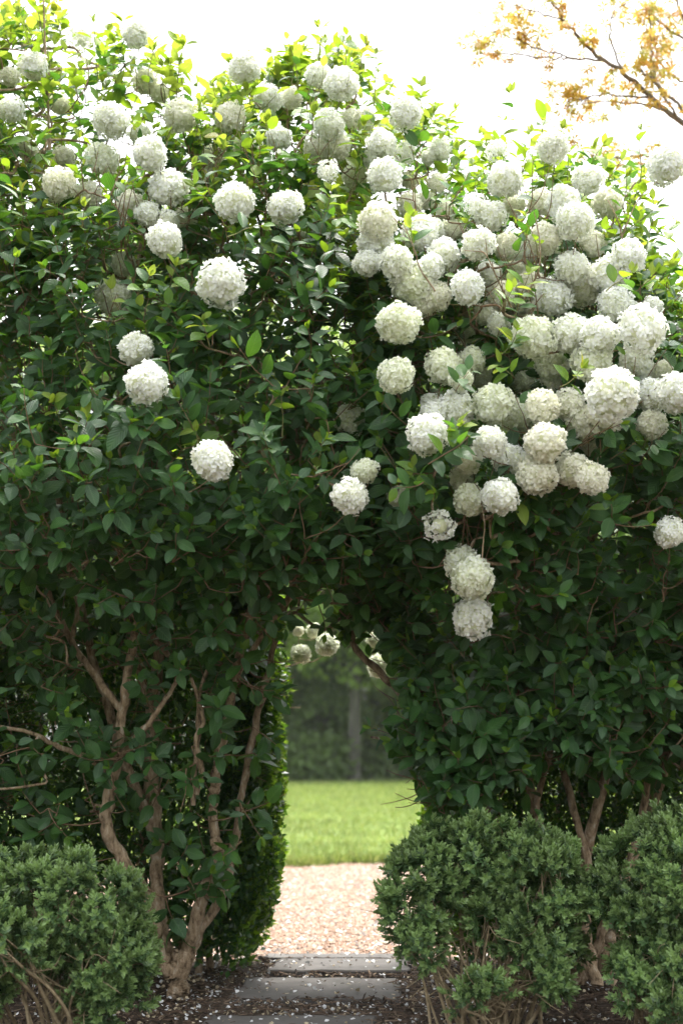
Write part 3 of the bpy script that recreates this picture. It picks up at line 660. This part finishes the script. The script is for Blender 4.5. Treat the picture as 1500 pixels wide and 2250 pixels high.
# ------------------------------------------------------------------ boxwoods
def sprig_template(seed):
    g = np.random.default_rng(seed); mb = MB()
    M, T, mi = [], [], []
    for k in range(7):
        t = k / 6; ph = k * math.pi / 2 + g.normal(0, .25)
        for sgn in (0, math.pi):
            a = ph + sgn; rd = np.array([math.cos(a), 0, math.sin(a)]); op = 1.05 - .62 * t
            l = nrm(rd * op + np.array([0, 1, 0]) * (.45 + .6 * t) + g.normal(0, .12, 3)); n = nrm(np.array([0, 1., 0]) - .5 * rd)
            M.append(frames(l[None], n[None])[0] * g.uniform(.40, .52) * (1 - .25 * t)); T.append([0, .05 + .62 * t, 0]); mi.append(1 if t > .42 else 0)
    mb.inst(MINI2[0], MINI2[1], np.array(M), np.array(T, float), np.array(mi), MINI2[2])
    return np.concatenate(mb.v).astype(float), np.concatenate(mb.f), np.concatenate(mb.m), np.concatenate(mb.uv)
SPRIG = [sprig_template(k) for k in range(5)]
SPRIG_ME = []
for tv, tf, tm, uv in SPRIG:
    mb = MB(); mb.add(tv, tf, tm, uv); SPRIG_ME.append(mb.mesh('sprig', M_BOX))

def make_boxwood(label, base, lumps, stems_to, seed):
    """lumps: (px, py, d, rx, ry in px) foliage masses; every mass is covered by tufts of sprigs"""
    g = np.random.default_rng(seed); base = np.array(base, float)
    root = thing('boxwood_shrub', label, 'shrub', base, 'boxwood shrubs planted in front of the viburnums')
    C, Rr = [], []
    for (px, py, d, rx, ry) in lumps:
        rx -= 20; ry -= 22; C.append(P(px, py, d)); k = d / FPX; Rr.append((rx * k, min(rx, ry) * k * 1.0, ry * k))
    C = np.array(C); Rr = np.array(Rr)
    tufts = []
    for c, r in zip(C, Rr):
        area = 4 * math.pi * ((r[0] * r[1]) ** 1.6 / 3 + (r[0] * r[2]) ** 1.6 / 3 + (r[1] * r[2]) ** 1.6 / 3) ** (1 / 1.6)
        n = int(area / .0066) + 4
        dv = nrm(g.normal(size=(n, 3))); q = c + dv * r * g.uniform(.82, 1.04, (n, 1))
        for p, d in zip(q, dv):
            w = np.sum(((p - C) / Rr) ** 2, 1)
            if (w < .70).any(): continue
            if p[2] < .07: continue
            tufts.append((p, nrm(d / r)))
    SP, SD = [], []
    for p, d in tufts:
        tr = g.uniform(.035, .075); m = int(g.integers(10, 17))
        dd = nrm(d[None] * .75 + np.array([[0, 0, .55]]) + g.normal(0, .62, (m, 3)))
        SP.append(p + dd * tr * g.uniform(.35, 1.0, (m, 1))); SD.append(nrm(dd + np.array([0, -.1, .35]) + g.normal(0, .2, (m, 3))))
    SP = np.concatenate(SP); SD = np.concatenate(SD); N = len(SP)
    w = np.min(np.sum(((SP[:, None] - C[None]) / Rr[None]) ** 2, 2), 1)
    k = SP[:, 2] > .03; SP, SD = SP[k], SD[k]; N = len(SP)
    sz = g.uniform(.050, .082, N); M = frames(SD, g.normal(size=(N, 3))) * sz[:, None, None]; vi = g.integers(0, 5, N)
    px, py = proj(SP); cell = {}
    for i in range(N):
        if 0 < px[i] < 1500 and 0 < py[i] < 2250:
            c = (int(px[i] // 20), int(py[i] // 20))
            if c not in cell or SP[cell[c], 1] > SP[i, 1]: cell[c] = i
    cand = sorted(cell.values(), key=lambda i: -sz[i] / SP[i, 1])[:280]; sel = np.zeros(N, bool); sel[cand] = True
    for i in cand:
        o = link('sprig', SPRIG_ME[vi[i]], root); m4 = Matrix(M[i].tolist()).to_4x4(); m4.translation = Vector(SP[i]); o.matrix_basis = m4
    mb = MB()
    for v in range(5):
        kk = (vi == v) & ~sel; tv, tf, tm, uv = SPRIG[v]
        mb.inst(tv, tf, M[kk], SP[kk], 0, uv)
        mb.m[-1] = np.tile(tm, int(kk.sum())).astype(np.int32)
    link('foliage', mb.mesh('foliage', M_BOX), root, kind='stuff')
    # bare stems fanning from the base to every mass
    tw = MB(); cnt = 0
    for c, r in zip(C, Rr):
        for j in range(stems_to):
            e = c + nrm(g.normal(size=3)) * r * .75; b = base + np.array([g.normal(0, .05), g.normal(0, .05), -.03])
            if abs(e[0] - base[0]) > .25: b[0] += (e[0] - base[0]) * .45
            p = [b, b + (e - b) * .35 + np.array([*g.normal(0, .03, 2), .05]), b + (e - b) * .7 + np.array([*g.normal(0, .03, 2), .03]), e]
            sp = spline(np.array(p), 5); mb = MB(); tube(mb, sp, np.linspace(g.uniform(.006, .011), .0025, len(sp)), 6)
            link('stem', mb.mesh('stem', [M_BOXSTEM]), root)
            for _ in range(5):
                i = int(g.integers(4, len(sp))); d = nrm(g.normal(size=3) + np.array([0, -.2, .7])); L = g.uniform(.06, .2)
                q = np.array([sp[i], sp[i] + d * L * .5 + g.normal(0, .012, 3), sp[i] + d * L + g.normal(0, .02, 3)])
                tube(tw, spline(q, 3), np.linspace(.0026, .0010, 7), 4)
    link('twigs', tw.mesh('twigs', [M_BOXSTEM]), root, kind='stuff')
    print('boxwood', N)
make_boxwood('rounded green boxwood at the foot of the left viburnum trunks, bare twigs at its base', P(150, 2290, 5.75),
 [(165,2015,5.75,150,122),(60,1985,5.85,150,100),(225,2120,5.7,105,95),(20,2060,5.45,62,75),(268,2075,5.75,58,72),(240,2200,5.7,75,60),(-90,2080,5.7,140,150)], 5, 41)
make_boxwood('leggy boxwood beside the slab path with a see-through gap among its bare stems', P(1070, 2270, 6.0),
 [(1100,1905,6.05,165,88),(960,1915,6.05,85,80),(915,1995,5.95,72,105),(1180,1960,6.0,95,105),(930,2080,5.9,58,42),(1180,2070,5.9,78,75),(1085,2025,5.9,40,42),(1195,2145,5.85,62,45),(1050,2195,5.75,52,45),(1235,2050,6.1,52,80)], 5, 42)
make_boxwood('full dense boxwood right of the leggy one, in front of the grey viburnum stems', P(1460, 2280, 6.0),
 [(1462,1935,6.0,142,125),(1530,1960,5.95,150,160),(1360,2000,5.95,85,80),(1420,2070,5.85,85,75),(1490,2120,5.7,85,60),(1375,2165,5.75,50,50),(1480,2230,5.6,60,45)], 5, 43)

# ------------------------------------------------------------------ yew at the left edge
def make_yew():
    g = np.random.default_rng(51); c = P(-150, 1000, 7.0); x0 = c[0]
    root = thing('yew_shrub', 'dark needled evergreen beside the left viburnum', 'shrub', (x0, 7.0, 0))
    M_N = leaf_mat('yew_needle', (0.016, 0.042, 0.020), (0.03, 0.08, 0.02), 0.15, 0.4, 0.45)
    p = [(x0, 7, -.03), (x0 + .03, 7.02, 1.2), (x0 - .02, 6.98, 2.4), (x0, 7, 3.5)]
    mb = MB(); sp = spline(np.array(p), 5); tube(mb, sp, np.linspace(.07, .012, len(sp)), 8); link('trunk', mb.mesh('trunk', [M_BARK]), root)
    tw = MB(); T, L = [], []
    for i in range(900):
        z = g.uniform(.2, 3.55); rmax = .52 * min(1, (3.75 - z) / 1.3); a = g.uniform(0, 6.28); r = rmax * g.uniform(.75, 1.08)
        e = np.array([x0 + r * math.cos(a), 7 + r * math.sin(a), z]); b = np.array([x0, 7, z - .25]); q = spline(np.array([b, (b + e) / 2 + [0, 0, .05], e]), 4)
        tube(tw, q, np.linspace(.005, .0015, len(q)), 3)
        d = nrm(e - b + np.array([0, 0, g.uniform(-.2, .2)]))
        for k in range(46):
            t = g.uniform(.35, 1.12); pt = b + (e - b) * t + g.normal(0, .035, 3)
            T.append(pt); L.append(d * .8 + g.normal(0, .55, 3))
    T = np.array(T); L = np.array(L); Fm = frames(L, g.normal(size=L.shape)); s = g.uniform(.022, .036, len(T)); Fm = Fm * s[:, None, None]; Fm[:, :, 0] *= .28
    mb = MB(); mb.inst(MINI2[0], MINI2[1], Fm, T, 0, MINI2[2]); link('foliage', mb.mesh('foliage', [M_N]), root, kind='stuff')
    link('twigs', tw.mesh('twigs', [M_TWIG]), root, kind='stuff')
make_yew()

# ------------------------------------------------------------------ maple at the upper right
def make_maple():
    g = np.random.default_rng(61)
    M_ML = [leaf_mat('maple_leaf_orange', (0.42, 0.21, 0.05), (0.65, 0.36, 0.08), 0.5, .5, .3), leaf_mat('maple_leaf_gold', (0.42, 0.28, 0.05), (0.65, 0.46, 0.08), 0.5, .5, .3),
            leaf_mat('maple_leaf_green', (0.27, 0.27, 0.05), (0.55, 0.52, 0.08), 0.45, .5, .3)]
    M_MB = rough_mat('maple_bark', [(0.3, (0.13, 0.10, 0.075)), (0.7, (0.28, 0.23, 0.18))], 14, 6, .85, .4, .01)
    D = 9.0; base = np.array([P(1900, 700, D)[0], D, 0])
    root = thing('maple_tree', 'young maple with small orange-gold leaves on thin bare branches against the white sky', 'tree', base)
    fork = P(1800, 640, D)
    mb = MB(); sp = spline(np.array([base + [0, 0, -.05], base + [.05, 0, 1.2], base + [0, .05, 2.6], fork, fork + [-.02, .05, .9], fork + [.15, .1, 2.0]]), 6)
    tube(mb, sp, np.linspace(.10, .03, len(sp)), 10); link('trunk', mb.mesh('trunk', [M_MB]), root)
    br = [[(1800,640,9,14),(1620,360,9,11),(1500,272,9,9),(1430,215,9,8),(1370,160,8.95,7),(1310,120,8.95,6),(1265,75,8.9,5),(1232,35,8.9,4),(1212,0,8.9,3),(1200,-50,8.9,2)],
      [(1500,272,9,4),(1440,180,8.9,4),(1430,90,8.9,3),(1425,20,8.9,2)],[(1620,360,9,6),(1500,240,8.8,5),(1440,185,8.8,4),(1400,150,8.8,3)],
      [(1320,132,8.95,4),(1250,130,8.95,3.5),(1180,125,8.9,3),(1110,118,8.9,2.2),(1045,120,8.9,1.6)],[(1270,130,8.9,3),(1190,110,8.9,2.6),(1130,85,8.9,2.2),(1075,65,8.9,1.5)],
      [(1240,45,8.9,3),(1170,25,8.9,2.5),(1120,10,8.9,1.6)],[(1430,215,9,4),(1330,210,8.9,3),(1260,220,8.9,2.2),(1230,200,8.9,1.6)],[(1460,240,9,4),(1380,225,8.9,3),(1300,225,8.9,2),(1240,240,8.9,1.5)],
      [(1620,360,9,6),(1540,330,8.8,5),(1430,340,8.8,3.5),(1350,345,8.8,2.5),(1260,330,8.8,1.6)],[(1800,640,9,8),(1640,250,9.2,7),(1540,120,9.2,5),(1460,60,9.2,4),(1420,20,9.2,3)],
      [(1540,120,9.2,5),(1500,40,9.2,4),(1470,-40,9.2,3)],[(1370,160,8.95,4),(1340,80,8.9,3),(1350,20,8.9,2),(1400,5,8.9,1.5)],[(1640,250,9.2,5),(1520,190,9.1,4),(1450,140,9.1,3),(1430,60,9.1,2)]]
    tips = []
    for b in br:
        q = spline(np.array([list(P(a[0], a[1], a[2])) + [a[3] * a[2] / FPX * .8] for a in b]), 6); q[1:-1, :3] += g.normal(0, .006, (len(q) - 2, 3))
        mb = MB(); tube(mb, q[:, :3], q[:, 3], 7); link('branch', mb.mesh('branch', [M_MB]), root)
        for i in range(len(q) // 3, len(q)):
            tips.append((q[i, :3], nrm(q[min(i + 1, len(q) - 1), :3] - q[i - 1, :3])))
    # palmate leaf: five pointed lobes
    v = [(0, 0, 0)]; f = []
    for k, (a, L) in enumerate(((-100, .55), (-50, .85), (0, 1.0), (50, .85), (100, .55))):
        a = R(a); c, s = math.sin(a), math.cos(a); i = len(v)
        v += [(c * L * .5 - s * .13, s * L * .5 + c * .13, .03), (c * L * .5 + s * .13, s * L * .5 - c * .13, .03), (c * L, s * L, -.12)]; f += [(0, i + 1, i), (i, i + 1, i + 2)]
    v = np.array(v, float); f = np.array(f); me = []
    for m in M_ML: mb = MB(); mb.add(v, f); me.append(mb.mesh('leaf', [m]))
    tw = MB(); A = []
    for p, t in tips:
        pp = proj(p)
        nleaf = 2 if g.random() < .82 else 0
        if nleaf == 0: continue
        d = nrm(t * .6 + g.normal(0, .6, 3) + np.array([0, 0, .1])); L = g.uniform(.04, .16); e = p + d * L
        tube(tw, np.array([p, (p + e) / 2 + g.normal(0, .008, 3), e]), np.array([.003, .002, .0012]), 4)
        for _ in range(int(g.integers(4, 10))):
            l = nrm(d * .4 + g.normal(0, .8, 3) + np.array([0, 0, -.35])); A.append((e + g.normal(0, .04, 3) + l * .01, frames(l[None], (g.normal(0, .8, 3) + np.array([0, -.4, .6]))[None])[0] * g.uniform(.045, .080), int(g.choice([0, 1, 1, 2]))))
    g.shuffle(tips)
    A.sort(key=lambda a: -np.linalg.norm(a[1][:, 1]) * int(bool(0 < proj(a[0])[0] < 1500 and proj(a[0])[1] > 0)))
    fo = MB()
    for i, (p, M, m) in enumerate(A):
        if i < 300:
            o = link('leaf', me[m], root); m4 = Matrix(M.tolist()).to_4x4(); m4.translation = Vector(p); o.matrix_basis = m4
        else: fo.inst(v, f, M[None], p[None], m)
    if fo.n: link('foliage', fo.mesh('foliage', M_ML), root, kind='stuff')
    link('twigs', tw.mesh('twigs', [M_MB]), root, kind='stuff'); print('maple leaves', len(A))
make_maple()

# ------------------------------------------------------------------ wood beyond the lawn
M_FT = rough_mat('forest_bark', [(0.3, (0.05, 0.05, 0.042)), (0.7, (0.12, 0.118, 0.10))], 3, 6, .9, .5, .05, (1, 1, .3))
FMATS = [[leaf_mat('forest_leaf_a', (0.14, 0.225, 0.055), (0.32, 0.46, 0.06), .5, .5, .3, None, .4, .5), leaf_mat('forest_leaf_b', (0.17, 0.26, 0.065), (0.38, 0.50, 0.07), .5, .5, .3, None, .4, .5)],
         [leaf_mat('forest_leaf_c', (0.085, 0.135, 0.05), (0.16, 0.26, 0.05), .42, .5, .3, None, .4, .5), leaf_mat('forest_leaf_d', (0.11, 0.17, 0.055), (0.22, 0.34, 0.06), .42, .5, .3, None, .4, .5)]]
def tree_proto(seed, H, crown, low, mats, conif=False, nl=14000, lsz=.42):
    g = np.random.default_rng(seed); tr = MB()
    p = np.array([[0, 0, -.4], [.1, 0, H * .3], [-.1, .1, H * .6], [.1, 0, H * .95]]); sp = spline(p, 5); tube(tr, sp, np.linspace(H * .0145, .05, len(sp)), 10)
    br = MB(); cl = []
    for i in range(38):
        t = g.uniform(low, .97); a = g.uniform(0, 6.28); z = H * t
        rr = crown * ((1 - (t - low) / (1 - low)) * 1.0 + .08 if conif else math.sqrt(max(.05, 1 - ((t - (low + .45 * (1 - low))) / (.62 * (1 - low))) ** 2))) * g.uniform(.55, 1.05)
        e = np.array([rr * math.cos(a), rr * math.sin(a), z + (0 if conif else rr * .3)]); b = np.array([0, 0, z - rr * .25])
        tube(br, spline(np.array([b, (b + e) / 2 + [0, 0, .15], e]), 3), np.linspace(.12, .03, 7), 5)
        cl.append((e, rr * .42 + .4)); cl.append((b + (e - b) * .55, rr * .4 + .4))
    cl.append((np.array([0, 0, H]), crown * .4))
    c = np.array([q[0] for q in cl]); r = np.array([q[1] for q in cl]); k = g.choice(len(c), nl, p=r ** 2 / (r ** 2).sum())
    dv = nrm(g.normal(size=(nl, 3))); pos = c[k] + dv * (r[k] * g.uniform(.45, 1, nl) ** .5)[:, None] * np.array([1, 1, .7])
    l = nrm(dv + g.normal(0, .7, (nl, 3)) + np.array([0, 0, -.3])); n = dv + np.array([0, 0, .8]) + g.normal(0, .5, (nl, 3))
    M = frames(l, n) * g.uniform(.6, 1.3, nl)[:, None, None] * lsz; M[:, :, 0] *= 1.3
    cr = MB(); cr.inst(MINI2[0], MINI2[1], M, pos, g.integers(0, 2, nl), MINI2[2])
    return [('trunk', tr.mesh('trunk', [M_FT])), ('limbs', br.mesh('limbs', [M_FT])), ('crown', cr.mesh('crown', mats))]
PROTO = [tree_proto(71, 19, 4.2, .16, FMATS[0]), tree_proto(72, 22, 4.8, .22, FMATS[0]), tree_proto(73, 16, 3.2, .05, FMATS[1], True), tree_proto(74, 14, 3.8, .06, FMATS[0])]
def forest_tree(x, y, k, label, s=1.0, rz=0.0):
    r = thing(['broadleaf_tree', 'broadleaf_tree', 'conifer_tree', 'broadleaf_tree'][k], label, 'tree', (x, y, 0), 'trees of the wood beyond the lawn'); r.scale = (s, s, s); r.rotation_euler = (0, 0, rz)
    for nme, me in PROTO[k]:
        o = link(nme, me, r, False)
        if nme in ('crown', 'limbs'): o['kind'] = 'stuff'
fx = lambda px, d: (px - 750) / FPX * d
forest_tree(fx(776, 67), 67, 1, 'tall grey-trunked tree at the lawn edge, framed by the archway', 1.0, .4)
forest_tree(fx(690, 70), 70, 2, 'dark conifer at the wood edge, framed by the archway', .9, 1.2)
forest_tree(fx(650, 76), 76, 3, 'pale green leafy tree behind the dark conifer, seen through the archway', 1.1, 2.0)
forest_tree(fx(860, 74), 74, 3, 'pale green leafy tree behind the grey trunk, seen through the archway', 1.0, 3.1)
forest_tree(14.4, 46, 1, 'large rounded tree standing out in the lawn, its crown against the white sky', .80, .9)
i = 0
for (x, y, k) in [(-34,74,0),(-27,70,1),(-21,75,3),(-15,71,0),(-9,72,1),(-5.5,78,0),(7,72,0),(12,76,1),(18,71,3),(25,74,0),(31,70,1),(38,75,0),(0,86,1),(-12,88,0),(10,88,0),(22,88,1),(-24,88,1),(4.6,90,0),(-3.5,92,1)]:
    forest_tree(x, y, k, 'leafy tree of the wood beyond the lawn, away from the archway view' , 1.2 + .1 * math.sin(i * 2.1), i * 1.3); i += 1
# undergrowth along the wood edge
g = np.random.default_rng(81); n = 16000
xx = np.concatenate([g.uniform(-40, 40, n // 2), g.uniform(-9, 9, n // 2)]); yy = 69.5 + np.abs(g.normal(0, 3.5, n)); hh = 1.7 + 1.0 * np.sin(xx * .9) + .6 * np.sin(xx * 2.3 + 1)
pos = np.stack([xx, yy, g.uniform(0.05, 1, n) * np.maximum(hh, .4) * (.6 + .25 * np.minimum(yy - 69.5, 4))], 1)
mb = MB(); mb.inst(MINI2[0], MINI2[1], frames(g.normal(size=(n, 3)), g.normal(size=(n, 3)) + np.array([0, -.5, 1])) * .42, pos, g.integers(0, 2, n), MINI2[2])
o = link('undergrowth', mb.mesh('undergrowth', FMATS[1]), kind='stuff', label='low dark shrubby growth along the edge of the wood', category='undergrowth')

# ------------------------------------------------------------------ grass, gravel, mulch, petals
g = np.random.default_rng(91)
M_GR = [leaf_mat('grass_blade', (0.12, 0.185, 0.045), (0.26, 0.34, 0.06), .4, .45, .4, None, .4, .8), leaf_mat('grass_blade_pale', (0.26, 0.30, 0.12), (0.42, 0.46, 0.12), .4, .45, .4, None, .4, .8)]  # pale blades carry the highlights on the grass in their colour
n = 110000; yy = 15.45 + 54 * g.uniform(0, 1, n) ** 1.5; edge = np.arange(n) < 9000; yy = np.where(edge, 15.5 + np.abs(g.normal(0, .25, n)), yy); xx = g.uniform(-1, 1, n) * (2.2 + .13 * yy)
yy = np.where(edge, yy + .22 * np.sin(xx * 2.7) + .12 * np.sin(xx * 7.1 + 1) - .25, yy); sz = g.uniform(.05, .11, n) * (1 + (yy - 15) * .012) * np.where(edge, 1.35, 1); l = nrm(g.normal(0, .45, (n, 3)) + np.array([0, 0, 1])); Fm = frames(l, g.normal(size=(n, 3))) * sz[:, None, None]; Fm[:, :, 0] *= .16 * (1 + (yy - 15) * .05)[:, None]
mb = MB(); mb.inst(MINI2[0], MINI2[1], Fm, np.stack([xx, yy, np.full(n, -.008)], 1), (g.random(n) < .38).astype(int), MINI2[2])
link('grass', mb.mesh('grass', M_GR), kind='stuff', label='bright short grass of the sunlit lawn', category='grass')

def pebble(seed):
    q = np.random.default_rng(seed); v = np.array([(1, 0, 0), (.3, .9, 0), (-.8, .55, 0), (-.7, -.6, 0), (.4, -.85, 0), (.1, .05, .75), (0, 0, -.5)], float) * q.uniform(.75, 1.2, (7, 1))
    f = [(i, (i + 1) % 5, 5) for i in range(5)] + [((i + 1) % 5, i, 6) for i in range(5)]; return v, np.array(f)
PCOL = [(.34, .22, .155), (.29, .19, .135), (.41, .31, .24), (.23, .195, .175), (.55, .51, .47)]
M_PEB = [rough_mat('pebble_%d' % i, [(0.3, tuple(c * .8 for c in col)), (0.7, col)], 60, 3, .75, 0) for i, col in enumerate(PCOL)]
n = 42000; yy = 8.2 + 7.4 * g.uniform(0, 1, n) ** 1.3; xx = g.uniform(-1, 1, n) * (1.7 + .1 * yy) ; mb = MB()
for k in range(4):
    q = np.arange(n) % 4 == k; m = q.sum(); a = g.uniform(0, 6.28, m); s = g.gamma(6, .0016, m) + .003
    Rz = np.zeros((m, 3, 3)); Rz[:, 0, 0] = np.cos(a); Rz[:, 0, 1] = -np.sin(a); Rz[:, 1, 0] = np.sin(a); Rz[:, 1, 1] = np.cos(a); Rz[:, 2, 2] = g.uniform(.5, 1, m)
    tv, tf = pebble(k); mb.inst(tv, tf, Rz * s[:, None, None], np.stack([xx[q], yy[q], np.full(m, -.004) + s * .2], 1), g.choice(5, m, p=[.3, .3, .2, .1, .1]))
link('gravel', mb.mesh('gravel', M_PEB, False), kind='stuff', label='pinkish tan gravel stones spread over the path behind the hedge', category='gravel')

# bark chips
n = 15000; yy = g.uniform(4.9, 8.15, n); xx = g.uniform(-2.2, 2.2, n)
box = np.array([(-.5, -.5, 0), (.5, -.35, 0), (.45, .5, 0), (-.4, .45, 0), (-.4, -.4, .5), (.4, -.3, .5), (.35, .4, .5), (-.35, .4, .5)], float)
bf = np.array([(4, 5, 6), (4, 6, 7), (0, 1, 5), (0, 5, 4), (1, 2, 6), (1, 6, 5), (2, 3, 7), (2, 7, 6), (3, 0, 4), (3, 4, 7)])
l = nrm(g.normal(size=(n, 3)) * [1, 1, .22]); Fm = frames(l, np.array([0, 0, 1.]) + g.normal(0, .25, (n, 3))); dim = np.stack([g.uniform(.004, .011, n), g.gamma(3, .011, n) + .008, g.uniform(.003, .007, n)], 1)
M_CH = [rough_mat('bark_chip_%d' % i, [(0.3, tuple(c * .6 for c in col)), (0.7, col)], 50, 3, .9, 0) for i, col in enumerate([(.11, .075, .052), (.17, .12, .085), (.06, .044, .033), (.26, .19, .13)])]
on_slab = np.zeros(n, bool)
for (a, b, c, d) in ((-.60, .16, 5.72, 6.33), (-.50, .29, 6.70, 7.36), (-.37, .36, 7.50, 7.93), (-.44, .42, 8.0, 8.2)): ex, ey = np.abs(g.normal(0, .035, n)), np.abs(g.normal(0, .03, n)); on_slab |= (xx > a + ex) & (xx < b - ex) & (yy > c + ey) & (yy < d - ey)
dim[on_slab] *= .6
k = ~on_slab | (g.random(n) < .10)
near = (np.abs(xx + .1) < .52) & (yy > 5.68); zz = np.where(on_slab, .042, np.where(near, .024, .010)) + g.uniform(0, .010, n)
mb = MB(); mb.inst(box, bf, (Fm * dim[:, None, :])[k], np.stack([xx, yy, zz], 1)[k], g.choice(4, n, p=[.4, .25, .28, .07])[k])
link('bark_chips', mb.mesh('bark_chips', M_CH, False), kind='stuff', label='dark shredded bark mulch covering the bed under the bushes', category='mulch')
# fallen petals
n = 4200; yy = g.uniform(4.9, 8.15, n); xx = np.where(g.random(n) < .75, g.normal(-.15, .75, n), g.uniform(-2, 2, n))
on_slab = np.zeros(n, bool)
for (a, b, c, d) in ((-.60, .16, 5.72, 6.33), (-.50, .29, 6.70, 7.36), (-.37, .36, 7.50, 7.93), (-.44, .42, 8.0, 8.2)): ex, ey = np.abs(g.normal(0, .035, n)), np.abs(g.normal(0, .03, n)); on_slab |= (xx > a + ex) & (xx < b - ex) & (yy > c + ey) & (yy < d - ey)
k = ~on_slab | (g.random(n) < .28); xx, yy, on_slab = xx[k], yy[k], on_slab[k]; n = len(xx)
pv = np.array([(0, 0, 0), (-.45, .5, .12), (.45, .5, .10), (-.3, 1, .02), (.35, .95, .2)], float); pf = np.array([(0, 2, 1), (1, 2, 4), (1, 4, 3)])
l = nrm(g.normal(size=(n, 3)) * [1, 1, .3]); Fm = frames(l, np.array([0, 0, 1.]) + g.normal(0, .5, (n, 3))) * g.uniform(.010, .023, n)[:, None, None]
M_FP = [rough_mat('fallen_petal_white', [(0.3, (.50, .50, .50)), (0.7, (.72, .73, .74))], 90, 2, .7, 0), rough_mat('fallen_petal_tan', [(0.3, (.26, .20, .12)), (0.7, (.50, .43, .30))], 90, 2, .7, 0)]
mb = MB(); mb.inst(pv, pf, Fm, np.stack([xx, yy, np.where(on_slab, .044, .022)], 1), (g.random(n) < .45).astype(int))
link('fallen_petals', mb.mesh('fallen_petals', M_FP, False), kind='stuff', label='white and browned flower petals scattered over the mulch', category='petals')

# ------------------------------------------------------------------ hazy spring air
m, n_, out = new_mat('haze_air')
pv_ = node(n_, 'ShaderNodeVolumePrincipled'); pv_.inputs['Color'].default_value = (.90, .95, .90, 1); pv_.inputs['Density'].default_value = 0.00025; pv_.inputs['Anisotropy'].default_value = 0.2
n_.links.new(pv_.outputs[0], out.inputs['Volume'])
bx = np.array([(x, y, z) for z in (-1.1, 31) for y in (-27, 192) for x in (-152, 152)], float)
mb = MB(); mb.add(bx, [(0, 2, 1), (1, 2, 3), (4, 5, 6), (5, 7, 6), (0, 1, 4), (1, 5, 4), (2, 6, 3), (3, 6, 7), (0, 4, 2), (2, 4, 6), (1, 3, 5), (3, 7, 5)])
hz = link('haze', mb.mesh('haze', [m], False), kind='stuff', label='thin pale haze hanging in the air of the garden', category='haze')
